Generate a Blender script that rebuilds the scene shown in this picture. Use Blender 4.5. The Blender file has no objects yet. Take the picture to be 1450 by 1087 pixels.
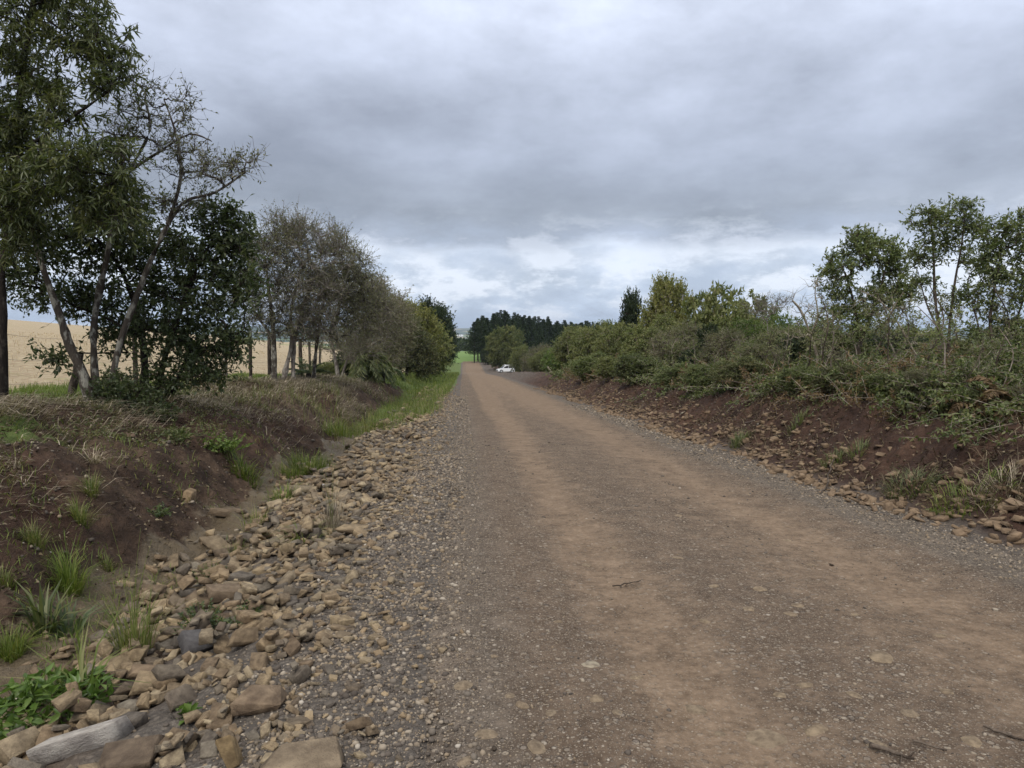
import bpy, bmesh, math, random
import numpy as np
from mathutils import Vector, Matrix

SC = bpy.context.scene
COL = SC.collection
random.seed(7)

# ------------------------------------------------------------------ camera
F, CX, CY = 1000.0, 725.0, 543.5
YAW, PITCH = math.atan(69 / 1000), math.atan(78.5 / 1000)
CAM = np.array([0.0, 0.0, 1.6])
camd = bpy.data.cameras.new('camera')
cam = bpy.data.objects.new('camera', camd)
COL.objects.link(cam)
cam.location = CAM
cam.rotation_euler = (math.pi / 2 - PITCH, 0, -YAW)
camd.sensor_width = 36
camd.lens = 36 * F / 1450
camd.clip_start = 0.05
camd.clip_end = 40000
SC.camera = cam
RM = np.array(cam.rotation_euler.to_matrix())


def at(u, v, Y):
    """photo pixel + distance along the road -> world point"""
    d = RM @ np.array([(u - CX) / F, (CY - v) / F, -1.0])
    return CAM + d * (Y / d[1])


def project(P):
    q = (np.asarray(P) - CAM) @ RM
    return CX + F * q[..., 0] / -q[..., 2], CY - F * q[..., 1] / -q[..., 2], -q[..., 2]


# ------------------------------------------------------------------ noise
def _hash(ix, iy, seed):
    h = (ix.astype(np.int64) * 374761393 + iy.astype(np.int64) * 668265263 + seed * 982451653) & 0xFFFFFFFF
    h = ((h ^ (h >> 13)) * 1274126177) & 0xFFFFFFFF
    h = h ^ (h >> 16)
    return (h & 0xFFFF) / 65535.0


def vnoise(x, y, seed=0):
    xi, yi = np.floor(x), np.floor(y)
    fx, fy = x - xi, y - yi
    fx, fy = fx * fx * (3 - 2 * fx), fy * fy * (3 - 2 * fy)
    a, b = _hash(xi, yi, seed), _hash(xi + 1, yi, seed)
    c, d = _hash(xi, yi + 1, seed), _hash(xi + 1, yi + 1, seed)
    return (a * (1 - fx) + b * fx) * (1 - fy) + (c * (1 - fx) + d * fx) * fy * 1.0


def fbm(x, y, seed=0, octs=4, gain=0.5):
    s, a, t = 0.0, 1.0, 0.0
    for k in range(octs):
        s = s + a * vnoise(x * 2 ** k + 17.3 * k, y * 2 ** k - 9.1 * k, seed + k)
        t += a
        a *= gain
    return s / t - 0.5


def sst(a, b, x):
    t = np.clip((x - a) / (b - a), 0, 1)
    return t * t * (3 - 2 * t)


# ------------------------------------------------------------------ terrain
def table(xs, zs, sig):
    g = np.arange(-40, 60, 0.05)
    z = np.interp(g, xs, zs)
    k = np.exp(-0.5 * (np.arange(-60, 61) * 0.05 / sig) ** 2)
    k /= k.sum()
    zz = np.convolve(np.pad(z, 60, mode='edge'), k, mode='valid')
    return lambda x: np.interp(x, g, zz)


_yg = np.arange(-40, 420, 0.5)
_zr = np.interp(_yg, [-40, 0, 90, 115, 140, 190, 235, 300, 420], [1.96, 0, -4.41, -5.9, -7.3, -7.5, -7.75, -8.2, -10.5])
_k = np.exp(-0.5 * (np.arange(-24, 25) * 0.5 / 4) ** 2)
_k /= _k.sum()
_zr = np.convolve(np.pad(_zr, 24, mode='reflect', reflect_type='odd'), _k, mode='valid')
zroad = lambda y: np.interp(y, _yg, _zr)
shapeL = table([-40, -6.6, -5.6, -4.8, -4.2, -3.7, -3.35, -3.05], [1.05, 1.0, 0.93, 0.82, 0.66, 0.45, 0.12, 0], 0.08)
ditch = table([-4.0, -3.35, -3.0, -2.55, -2.2, -1.5, -0.6, 4.5, 4.9, 5.2], [0, -0.12, -0.31, -0.36, -0.28, -0.12, 0, 0, -0.06, 0], 0.1)
shapeR = table([4.95, 5.3, 5.7, 6.05, 6.5, 8.0, 12, 40], [0, 0.12, 0.42, 0.74, 0.97, 1.05, 1.1, 0.6], 0.12)
BL = lambda y: np.interp(y, [0, 6, 14, 30, 42, 60, 100, 200], [1.0, 1.0, 0.95, 0.95, 0.7, 0.35, 0.2, 0])
BR = lambda y: np.interp(y, [0, 8, 16, 30, 50, 90, 115, 200], [0.95, 0.95, 0.95, 0.85, 0.6, 0.38, 0.05, 0])
DI = lambda y: np.interp(y, [0, 14, 30, 60, 150], [1, 1, 0.6, 0.3, 0.1])


def H(x, y, rough=True):
    x = np.asarray(x, float)
    y = np.asarray(y, float)
    wob = (fbm(y * 0.16, x * 0 + 3.0, 5, 3) * 1.0) * sst(6, 14, y) + fbm(y * 0.7, x * 0 + 8.0, 6, 2) * 0.35
    xl = x + wob * sst(-1.2, -4.0, x)
    xr = x - wob * 0.7 * sst(4.6, 6.5, x)
    base = zroad(y)
    rel = BL(y) * shapeL(xl) + DI(y) * ditch(xl) + BR(y) * shapeR(xr)
    rel = rel - np.clip(x - 14, 0, 400) * 0.045
    z = base + rel
    xf = np.maximum(x, -260)
    Ff = -0.0359 * y - 0.0875 * xf + 0.03 + fbm(x * 0.02, y * 0.02, 3, 2) * 0.9
    z = z * (1 - sst(-9.5, -17, x)) + Ff * sst(-9.5, -17, x)
    if rough:
        bank = sst(-1.0, -3.0, x) * sst(-12, -8, x) + sst(4.6, 5.6, x) * sst(30, 12, x)
        z = z + bank * (fbm(x * 0.9, y * 0.7, 11, 4) * 0.46 + fbm(x * 3.2, y * 3.2, 12, 5, 0.7) * 0.36 + np.abs(fbm(x * 7, y * 7, 17, 2)) * 0.10)
        sh = sst(-0.2, -1.4, x) * sst(-3.0, -2.2, x)
        z = z + sh * fbm(x * 2.5, y * 2.5, 13, 3) * 0.12
        z = z + sst(-9, -14, x) * fbm(x * 0.8, y * 2.5, 14, 3) * 0.10
        z = z + fbm(x * 6, y * 6, 15, 2) * 0.012
    # far fall off into the valley
    r = np.hypot(x, y)
    far = sst(300, 1500, r)
    z = z * (1 - far) + far * (-75)
    return z


# ------------------------------------------------------------------ mesh helpers
def make_mesh(name, verts, faces, mat=None, attrs=None, smooth=False):
    me = bpy.data.meshes.new(name)
    verts = np.asarray(verts, np.float32)
    if not isinstance(faces, (list, tuple)):
        faces = [faces]
    faces = [np.asarray(f, np.int32) for f in faces if len(f)]
    me.vertices.add(len(verts))
    me.vertices.foreach_set('co', verts.ravel())
    nl = sum(f.size for f in faces)
    nf = sum(len(f) for f in faces)
    me.loops.add(nl)
    me.loops.foreach_set('vertex_index', np.concatenate([f.ravel() for f in faces]))
    me.polygons.add(nf)
    tot = np.concatenate([np.full(len(f), f.shape[1], np.int32) for f in faces])
    st = np.concatenate([[0], np.cumsum(tot)[:-1]]).astype(np.int32)
    me.polygons.foreach_set('loop_start', st)
    me.polygons.foreach_set('loop_total', tot)
    if smooth:
        me.polygons.foreach_set('use_smooth', np.ones(nf, bool))
    me.update(calc_edges=True)
    me.validate()
    for k, v in (attrs or {}).items():
        a = me.attributes.new(k, 'FLOAT', 'POINT')
        a.data.foreach_set('value', np.asarray(v, np.float32))
    if mat:
        me.materials.append(mat)
    return me


def link(name, data, parent=None, loc=None, rot=None, scale=None):
    o = bpy.data.objects.new(name, data)
    COL.objects.link(o)
    if parent:
        o.parent = parent
    if loc is not None:
        o.location = loc
    if rot is not None:
        o.rotation_euler = rot
    if scale is not None:
        o.scale = scale
    return o


def tag(o, label=None, cat=None, group=None, kind=None):
    if label:
        o['label'] = label
    if cat:
        o['category'] = cat
    if group:
        o['group'] = group
    if kind:
        o['kind'] = kind
    return o


class MB:
    """collects vertex / face arrays of one mesh"""
    def __init__(s):
        s.v, s.f, s.r, s.n = [], {}, [], 0

    def add(s, v, f, rnd=0.5):
        v = np.asarray(v, np.float32).reshape(-1, 3)
        f = np.asarray(f, np.int64)
        s.v.append(v)
        s.f.setdefault(f.shape[1], []).append(f + s.n)
        s.r.append(np.broadcast_to(np.asarray(rnd, np.float32), (len(v),)))
        s.n += len(v)

    def mesh(s, name, mat, smooth=False):
        if s.n == 0:
            return None
        return make_mesh(name, np.concatenate(s.v), [np.concatenate(x) for x in s.f.values()], mat,
                         {'rnd': np.concatenate(s.r)}, smooth)


def nrm(a):
    return a / np.maximum(np.linalg.norm(a, axis=-1, keepdims=True), 1e-9)


def tubes(mb, P, R, sides=5, rnd=None):
    """batch of tubes, P (n,k,3), R (n,k)"""
    n, k, _ = P.shape
    if n == 0:
        return
    T = nrm(np.gradient(P, axis=1))
    ref = np.where(np.abs(T[..., 2:3]) > 0.9, np.array([1.0, 0.05, 0]), np.array([0.05, 0, 1.0]))
    A = nrm(np.cross(T, ref))
    B = np.cross(T, A)
    th = np.arange(sides) * 2 * np.pi / sides
    V = P[:, :, None, :] + R[:, :, None, None] * (A[:, :, None, :] * np.cos(th)[:, None] + B[:, :, None, :] * np.sin(th)[:, None])
    idx = np.arange(n * k * sides).reshape(n, k, sides)
    a, b = idx[:, :-1, :], idx[:, 1:, :]
    f = np.stack([a, np.roll(a, -1, 2), np.roll(b, -1, 2), b], -1).reshape(-1, 4)
    rr = 0.5 if rnd is None else np.repeat(rnd, k * sides)
    mb.add(V.reshape(-1, 3), f, rr)


def leaves(mb, P, D, L, W, rng, fold=0.25, rnd=None):
    """folded rhombic leaves: base P, direction D, length L, width W"""
    n = len(P)
    if n == 0:
        return
    D = nrm(D)
    N = nrm(rng.normal(size=(n, 3)) + np.array([0, 0, 0.8]))
    S = nrm(np.cross(D, N))
    N = np.cross(S, D)
    L = np.broadcast_to(L, (n,))[:, None] * rng.uniform(0.7, 1.25, (n, 1))
    W = np.broadcast_to(W, (n,))[:, None] * rng.uniform(0.75, 1.2, (n, 1))
    mid = P + D * L * 0.45
    v = np.stack([P, mid + S * W * 0.5 + N * W * fold, P + D * L - N * L * 0.12, mid - S * W * 0.5 + N * W * fold], 1)
    i = np.arange(n)[:, None] * 4
    f = np.concatenate([i + np.array([[0, 1, 2]]), i + np.array([[0, 2, 3]])])
    r = rng.uniform(0, 1, n) if rnd is None else rnd
    mb.add(v.reshape(-1, 3), f, np.repeat(r, 4))


def blades(mb, P, az, L, lean, W, rng, rnd=None):
    """grass blades: base P, azimuth az, length L, lean 0 upright .. 1 flat"""
    n = len(P)
    if n == 0:
        return
    h = np.stack([np.cos(az), np.sin(az), np.zeros(n)], 1)
    s = np.stack([-np.sin(az), np.cos(az), np.zeros(n)], 1)
    up = np.array([0, 0, 1.0])
    lean = np.broadcast_to(lean, (n,))[:, None]
    L = np.broadcast_to(L, (n,))[:, None]
    W = np.broadcast_to(W, (n,))[:, None]
    d1 = nrm(h * lean * 0.7 + up * (1 - lean * 0.6))
    d2 = nrm(h * (lean * 1.6 + 0.1) + up * (1 - lean * 1.25))
    m = P + d1 * L * 0.5
    t = m + d2 * L * 0.5
    v = np.stack([P - s * W * .4, P + s * W * .4, m + s * W * .5, m - s * W * .5, t], 1)
    i = np.arange(n)[:, None] * 5
    f = np.concatenate([i + np.array([[0, 1, 2]]), i + np.array([[0, 2, 3]]), i + np.array([[3, 2, 4]])])
    r = rng.uniform(0, 1, n) if rnd is None else rnd
    mb.add(v.reshape(-1, 3), f, np.repeat(r, 5))


# ------------------------------------------------------------------ node helpers
class NT:
    def __init__(s, name):
        s.m = bpy.data.materials.new(name)
        s.m.use_nodes = True
        s.t = s.m.node_tree
        s.t.nodes.clear()
        s.out = s.t.nodes.new('ShaderNodeOutputMaterial')

    def n(s, typ, ins=None, **kw):
        nd = s.t.nodes.new(typ)
        for k, v in kw.items():
            setattr(nd, k, v)
        for k, v in (ins or {}).items():
            s.set(nd, k, v)
        return nd

    def set(s, nd, k, v):
        sock = nd.inputs[k]
        if isinstance(v, bpy.types.NodeSocket):
            s.t.links.new(v, sock)
        elif isinstance(v, bpy.types.Node):
            s.t.links.new(v.outputs[0], sock)
        else:
            if isinstance(v, (tuple, list)) and len(v) == 3 and sock.type == 'RGBA':
                v = (*v, 1)
            sock.default_value = v

    def co(s):
        return s.n('ShaderNodeTexCoord').outputs['Object']

    def mapping(s, vec, scale=(1, 1, 1), loc=(0, 0, 0)):
        return s.n('ShaderNodeMapping', {'Vector': vec, 'Scale': scale, 'Location': loc}).outputs[0]

    def noise(s, vec, scale, detail=4, rough=0.55, dist=0.0):
        return s.n('ShaderNodeTexNoise', {'Vector': vec, 'Scale': scale, 'Detail': detail, 'Roughness': rough, 'Distortion': dist}).outputs[0]

    def vor(s, vec, scale, feature='F1', rand=1.0):
        return s.n('ShaderNodeTexVoronoi', {'Vector': vec, 'Scale': scale, 'Randomness': rand}, feature=feature)

    def mix(s, fac, a, b, blend='MIX'):
        nd = s.n('ShaderNodeMix', data_type='RGBA', blend_type=blend)
        s.set(nd, 0, fac)
        s.set(nd, 6, a)
        s.set(nd, 7, b)
        return nd.outputs[2]

    def math(s, op, a, b=None, c=None, clamp=False):
        nd = s.n('ShaderNodeMath', operation=op, use_clamp=clamp)
        for i, v in enumerate((a, b, c)):
            if v is not None:
                s.set(nd, i, v)
        return nd.outputs[0]

    def rng(s, v, a, b, c=0.0, d=1.0):
        nd = s.n('ShaderNodeMapRange', {'Value': v, 'From Min': a, 'From Max': b, 'To Min': c, 'To Max': d})
        return nd.outputs[0]

    def ramp(s, fac, stops, interp='LINEAR'):
        nd = s.n('ShaderNodeValToRGB', {'Fac': fac})
        cr = nd.color_ramp
        cr.interpolation = interp
        while len(cr.elements) < len(stops):
            cr.elements.new(0.5)
        for e, (p, c) in zip(cr.elements, stops):
            e.position = p
            e.color = (*c, 1)
        return nd.outputs[0]

    def attr(s, name):
        return s.n('ShaderNodeAttribute', attribute_name=name).outputs['Fac']

    def bump(s, h, strength, dist, normal=None):
        d = {'Height': h, 'Strength': strength, 'Distance': dist}
        if normal is not None:
            d['Normal'] = normal
        return s.n('ShaderNodeBump', d).outputs[0]

    def principled(s, col, rough=0.9, spec=0.3, normal=None, **kw):
        d = {'Base Color': col, 'Roughness': rough, 'Specular IOR Level': spec}
        if normal is not None:
            d['Normal'] = normal
        d.update(kw)
        p = s.n('ShaderNodeBsdfPrincipled', d)
        s.t.links.new(p.outputs[0], s.out.inputs[0])
        return p


MATS = {}


def leaf_mat(name, cols, rough=0.5, spec=0.4, trans=0.35):
    if name in MATS:
        return MATS[name]
    t = NT(name)
    r = t.attr('rnd')
    cols = [(a * 1.16, b * 1.08, c * 0.92) for a, b, c in cols]
    n = len(cols)
    c = t.ramp(r, [(i / (n - 1), col) for i, col in enumerate(cols)])
    oi = t.n('ShaderNodeObjectInfo').outputs['Random']
    c = t.mix(1.0, c, t.ramp(oi, [(0, (0.82, 0.82, 0.82)), (1, (1.15, 1.15, 1.1))]), 'MULTIPLY')
    p = t.n('ShaderNodeBsdfPrincipled', {'Base Color': c, 'Roughness': rough, 'Specular IOR Level': spec})
    tr = t.n('ShaderNodeBsdfTranslucent', {'Color': t.mix(1.0, c, (1.15, 1.25, 0.7), 'MULTIPLY')})
    m = t.n('ShaderNodeMixShader', {0: trans, 1: p.outputs[0], 2: tr.outputs[0]})
    t.t.links.new(m.outputs[0], t.out.inputs[0])
    MATS[name] = t.m
    return t.m


def bark_mat(name, dark, light, amount=0.5, scale=9.0):
    if name in MATS:
        return MATS[name]
    t = NT(name)
    v = t.co()
    n1 = t.noise(t.mapping(v, (1, 1, 0.6)), scale, 4, 0.6)
    n2 = t.noise(t.mapping(v, (1, 1, 0.25)), scale * 6, 3, 0.6)
    f = t.rng(n1, 0.62 - 0.3 * amount, 0.72 - 0.3 * amount)
    c = t.mix(f, dark, light)
    c = t.mix(t.rng(n2, 0.3, 0.7), t.mix(1.0, c, (0.6, 0.6, 0.6), 'MULTIPLY'), c)
    t.principled(c, 0.9, 0.2, t.bump(n2, 0.7, 0.02))
    MATS[name] = t.m
    return t.m


# ---------------------------------------------------------------- materials: ground
def ground_mat():
    t = NT('earth_and_grass')
    v = t.co()
    nb = t.noise(v, 0.35, 5, 0.6)
    nm = t.noise(v, 2.2, 5, 0.65)
    nf = t.noise(v, 14, 5, 0.7)
    nff = t.noise(v, 60, 3, 0.7)
    red = t.ramp(nm, [(0.25, (0.028, 0.016, 0.012)), (0.5, (0.055, 0.031, 0.022)), (0.66, (0.095, 0.056, 0.038)), (0.84, (0.18, 0.118, 0.08))])
    brown = t.ramp(nm, [(0.25, (0.022, 0.014, 0.010)), (0.48, (0.055, 0.036, 0.025)), (0.62, (0.098, 0.067, 0.046)), (0.78, (0.19, 0.145, 0.105))])
    c = t.mix(t.attr('w_red'), brown, red)
    c = t.mix(t.rng(nf, 0.3, 0.75), t.mix(1.0, c, (0.6, 0.58, 0.56), 'MULTIPLY'), t.mix(1.0, c, (1.35, 1.3, 1.25), 'MULTIPLY'))
    # shoulder rubble base
    vg = t.vor(v, 38)
    grav = t.mix(t.rng(t.n('ShaderNodeSeparateColor', {0: vg.outputs['Color']}).outputs[0], 0, 1), (0.085, 0.073, 0.062), (0.17, 0.145, 0.12))
    grav = t.mix(t.rng(vg.outputs['Distance'], 0.3, 0.75), grav, (0.085, 0.073, 0.063))
    c = t.mix(t.attr('w_gravel'), c, grav)
    # mud
    mud = t.ramp(nm, [(0.3, (0.085, 0.063, 0.038)), (0.6, (0.14, 0.108, 0.068)), (0.8, (0.19, 0.155, 0.105))])
    wm = t.rng(t.math('ADD', t.attr('w_mud'), t.math('MULTIPLY', t.math('SUBTRACT', nm, 0.5), 0.9)), 0.35, 0.6)
    c = t.mix(wm, c, mud)
    # grass
    gr = t.ramp(nf, [(0.25, (0.045, 0.065, 0.018)), (0.5, (0.085, 0.12, 0.032)), (0.75, (0.15, 0.17, 0.06))])
    wg = t.rng(t.math('ADD', t.attr('w_grass'), t.math('MULTIPLY', t.math('SUBTRACT', nm, 0.5), 0.9)), 0.35, 0.6)
    c = t.mix(wg, c, gr)
    # harvested field: tan stubble in rows
    row = t.n('ShaderNodeTexWave', {'Vector': t.mapping(v, (1, 0.22, 0)), 'Scale': 0.9, 'Distortion': 3.0, 'Detail': 3, 'Detail Scale': 2.0}).outputs[1]
    st = t.ramp(t.noise(t.mapping(v, (0.5, 2.2, 1)), 3.0, 5, 0.7), [(0.3, (0.22, 0.172, 0.11)), (0.5, (0.37, 0.30, 0.195)), (0.72, (0.45, 0.38, 0.26))])
    st = t.mix(t.math('MULTIPLY', t.rng(row, 0.55, 0.9), 0.35), st, (0.25, 0.165, 0.105))
    st = t.mix(t.math('MULTIPLY', t.rng(nb, 0.60, 0.70), 0.55), st, (0.24, 0.25, 0.10))
    c = t.mix(t.attr('w_field'), c, st)
    far = t.ramp(t.noise(v, 0.05, 4, 0.6), [(0.3, (0.095, 0.165, 0.04)), (0.7, (0.15, 0.225, 0.065))])
    c = t.mix(t.attr('w_far'), c, far)
    wood = t.ramp(t.noise(v, 0.012, 5, 0.6), [(0.42, (0.02, 0.035, 0.018)), (0.5, (0.05, 0.08, 0.03)), (0.62, (0.2, 0.19, 0.1))])
    c = t.mix(t.attr('w_wood'), c, wood)
    h = t.math('ADD', t.math('MULTIPLY', nf, 1.0), t.math('MULTIPLY', nff, 0.35))
    nrmv = t.bump(h, 0.9, 0.06)
    rough = t.math('SUBTRACT', 0.95, t.math('MULTIPLY', wm, 0.5))
    t.principled(c, rough, 0.25, nrmv)
    return t.m


def road_mat():
    t = NT('dirt_and_gravel')
    v = t.co()
    tr = t.attr('track')
    ed = t.attr('edge')
    nb = t.noise(t.mapping(v, (1, 0.22, 1)), 2.2, 6, 0.65)
    nm = t.noise(v, 4.5, 6, 0.7)
    nf = t.noise(v, 25, 4, 0.7)
    nff = t.noise(v, 110, 3, 0.7)
    dirt = t.ramp(nm, [(0.25, (0.122, 0.088, 0.061)), (0.5, (0.19, 0.139, 0.098)), (0.78, (0.262, 0.196, 0.14))])
    dark = t.ramp(nm, [(0.3, (0.082, 0.06, 0.044)), (0.6, (0.142, 0.106, 0.078)), (0.8, (0.19, 0.145, 0.108))])
    blue = t.ramp(nm, [(0.3, (0.075, 0.062, 0.05)), (0.6, (0.13, 0.109, 0.09)), (0.8, (0.18, 0.153, 0.128))])
    base = t.mix(t.rng(t.math('ADD', ed, t.math('MULTIPLY', t.math('SUBTRACT', nm, 0.5), 0.7)), 0.3, 0.8), dark, blue)
    ft = t.rng(t.math('ADD', tr, t.math('MULTIPLY', t.math('SUBTRACT', t.math('ADD', t.math('MULTIPLY', nb, 0.55), t.math('MULTIPLY', nm, 0.45)), 0.5), 2.6)), 0.05, 0.95)
    c = t.mix(ft, base, dirt)
    c = t.mix(t.rng(nf, 0.3, 0.75), t.mix(1.0, c, (0.62, 0.6, 0.58), 'MULTIPLY'), t.mix(1.0, c, (1.25, 1.24, 1.22), 'MULTIPLY'))
    hs = []
    for sc, lo, amt in ((24, 0.66, 1.0), (55, 0.42, 1.0), (110, 0.36, 0.85)):
        vv = t.vor(v, sc)
        sep = t.n('ShaderNodeSeparateColor', {0: vv.outputs['Color']})
        on = t.math('GREATER_THAN', t.math('ADD', sep.outputs[0], t.math('MULTIPLY', t.math('SUBTRACT', t.math('SUBTRACT', nb, 0.5), t.math('MULTIPLY', ft, 0.16)), 0.9)), lo)
        shp = t.math('MULTIPLY', on, t.rng(vv.outputs['Distance'], 0.42, 0.30))
        pc = t.ramp(sep.outputs[1], [(0, (0.12, 0.10, 0.085)), (0.4, (0.22, 0.185, 0.15)), (0.7, (0.27, 0.222, 0.168)), (0.92, (0.33, 0.28, 0.22)), (1, (0.40, 0.35, 0.29))])
        k = t.math('MULTIPLY', shp, t.math('MULTIPLY', amt, t.math('SUBTRACT', 1.0, t.math('MULTIPLY', ft, 0.55))))
        c = t.mix(t.math('MULTIPLY', k, 0.75), c, pc)
        hs.append(t.math('MULTIPLY', k, 14.0 / sc))
    h = t.math('ADD', t.math('ADD', hs[0], hs[1]), t.math('ADD', hs[2], t.math('ADD', t.math('MULTIPLY', nff, 0.25), t.math('MULTIPLY', nf, 0.35))))
    t.principled(c, 0.95, 0.1, t.bump(h, 0.9, 0.02))
    return t.m


def rock_mat(name, stuff=False, tint=None):
    t = NT(name)
    v = t.co()
    if stuff:
        r = t.attr('rnd')
    else:
        r = t.n('ShaderNodeObjectInfo').outputs['Random']
    off = t.n('ShaderNodeCombineXYZ', {0: t.math('MULTIPLY', r, 31.0), 1: t.math('MULTIPLY', r, 17.0), 2: 0.0}).outputs[0]
    v = t.n('ShaderNodeVectorMath', {0: v, 1: off}, operation='ADD').outputs[0]
    s = 1.0 if stuff else 0.45
    n1 = t.noise(v, 9 * s, 5, 0.6)
    n2 = t.noise(v, 45 * s, 4, 0.7)
    n3 = t.noise(v, 140 * s, 2, 0.7)
    a = t.ramp(r, [(0.0, (0.245, 0.18, 0.115)), (0.2, (0.32, 0.25, 0.16)), (0.4, (0.17, 0.125, 0.085)), (0.55, (0.36, 0.295, 0.20)),
                   (0.7, (0.155, 0.122, 0.09)), (0.82, (0.20, 0.175, 0.14)), (0.92, (0.12, 0.104, 0.09)), (1.0, (0.25, 0.205, 0.145))])
    if tint:
        a = t.mix(0.85, a, tint)
    c = t.mix(t.rng(n1, 0.35, 0.7), t.mix(1.0, a, (0.55, 0.52, 0.5), 'MULTIPLY'), t.mix(1.0, a, (1.2, 1.18, 1.12), 'MULTIPLY'))
    c = t.mix(t.rng(n2, 0.6, 0.75, 0, 0.5), c, (0.085, 0.062, 0.045))
    t.principled(c, 0.88, 0.25, t.bump(t.math('ADD', n2, t.math('MULTIPLY', n3, 0.4)), 0.6, 0.03))
    return t.m


# ---------------------------------------------------------------- terrain meshes
def axis(segs):
    out = [segs[0][0]]
    for a, b, d0, d1 in segs:
        x = a
        L = b - a
        while x < b - 1e-6:
            x += d0 + (d1 - d0) * (x - a) / L
            out.append(min(x, b))
    return np.unique(np.round(np.array(out), 4))


def grid_faces(nx, ny):
    i = np.arange(nx * ny).reshape(ny, nx)
    return np.stack([i[:-1, :-1], i[:-1, 1:], i[1:, 1:], i[1:, :-1]], -1).reshape(-1, 4)


def build_ground():
    xs = axis([(-1500, -60, 120, 6), (-60, -10, 6, 0.25), (-10, -7, 0.12, 0.05), (-7, -0.2, 0.045, 0.045), (-0.2, 4.4, 0.2, 0.2),
               (4.4, 8, 0.05, 0.06), (8, 14, 0.1, 0.4), (14, 60, 0.5, 6), (60, 1500, 6, 120)])
    ys = axis([(-30, 1.0, 4, 0.3), (1.0, 8, 0.045, 0.05), (8, 30, 0.05, 0.18), (30, 200, 0.2, 1.6), (200, 1800, 2, 90)])
    X, Y = np.meshgrid(xs, ys)
    Z = H(X, Y)
    inroad = (X > -0.1) & (X < 4.3) & (Y < 200)
    Z = np.where(inroad, Z - 0.06, Z)
    V = np.stack([X, Y, Z], -1).reshape(-1, 3)
    x, y = X.ravel(), Y.ravel()
    nz = fbm(x * 0.5, y * 0.5, 31, 4)
    nz2 = fbm(x * 1.8, y * 1.8, 33, 3)
    n3 = fbm(x * 0.15, y * 0.15, 35, 3)
    w_red = sst(3.5, 4.8, x)
    w_red = np.maximum(w_red, 0.9 * sst(-0.02, 0.14, nz) * sst(-3.0, -3.6, x))
    w_field = sst(-9.0, -10.0, x + nz * 1.5)
    g = sst(-6.3, -7.2, x + nz * 2.0) * sst(7, 11, y + nz * 5) * 0.8
    g = np.maximum(g, 0.85 * sst(-4.4, -5.6, x + nz * 3.0) * sst(-0.04, 0.14, nz2 + 0.02))
    g = np.maximum(g, 0.95 * np.maximum(sst(17, 24, y + nz * 10) * sst(-3.6, -2.6, x + nz), sst(36, 46, y + nz * 8)) * sst(-0.7, -1.3, x + nz * 0.6) * sst(-12, -8, x))
    g = np.maximum(g, sst(32, 46, y + nz * 8) * sst(-0.45, -0.75, x + nz * .3) * sst(-12, -8, x) * 0.9)
    g = np.maximum(g, 0.75 * sst(7.0, 9.0, x + nz * 2) * sst(-0.1, 0.15, nz2))
    g = np.maximum(g, 0.8 * sst(12, 20, x))
    g = g * (1 - sst(120, 128, y) * sst(160, 150, y) * sst(2, 4, x) * sst(14, 11, x))
    w_far = sst(189, 192, y + nz * 2) * sst(60, 40, x) * sst(-60, -40, x)
    w_wood = sst(305, 340, y + n3 * 20)
    w_mud = sst(-1.9, -2.3, x + nz2 * 0.5) * sst(-3.2, -2.9, x + nz2 * 0.5) * sst(26, 16, y)
    w_grav = sst(-2.2, -1.4, x + nz2 * 0.6) * sst(0.5, -0.2, x) * (0.9 + 0.1 * sst(40, 24, y))
    w_grav = np.maximum(w_grav, 0.85 * sst(4.0, 4.4, x) * sst(5.2, 4.7, x + nz2 * 0.5))
    w_grav = np.maximum(w_grav, 0.7 * sst(50, 70, y) * sst(4.0, 4.4, x) * sst(9, 6, x + nz * 3) * sst(195, 185, y))
    w_grav = np.maximum(w_grav, 0.8 * sst(112, 122, y) * sst(160, 150, y) * sst(4.0, 4.4, x) * sst(14, 10, x))
    me = make_mesh('ground', V, grid_faces(len(xs), len(ys)), ground_mat(),
                   dict(w_red=w_red, w_field=w_field, w_grass=g, w_far=w_far, w_wood=w_wood, w_mud=w_mud, w_gravel=w_grav), True)
    tag(link('ground', me), kind='structure')


def road_z(x, y):
    dn = np.exp(-((x - 1.05) / 0.35) ** 2) * 0.035 + np.exp(-((x - 3.1) / 0.45) ** 2) * 0.035 - np.exp(-((x - 1.6) / 0.15) ** 2) * 0.012 - np.exp(-((x - 2.45) / 0.2) ** 2) * 0.012
    edge = sst(0.4, -0.5, x) + sst(3.9, 4.7, x)
    return (zroad(y) + 0.03 - 0.045 * edge - dn * (0.6 + fbm(x * 0, y * 0.6, 41, 2))
            + fbm(x * 1.2, y * 0.7, 42, 4) * 0.035 + fbm(x * 9, y * 9, 43, 3) * 0.012)


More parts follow.
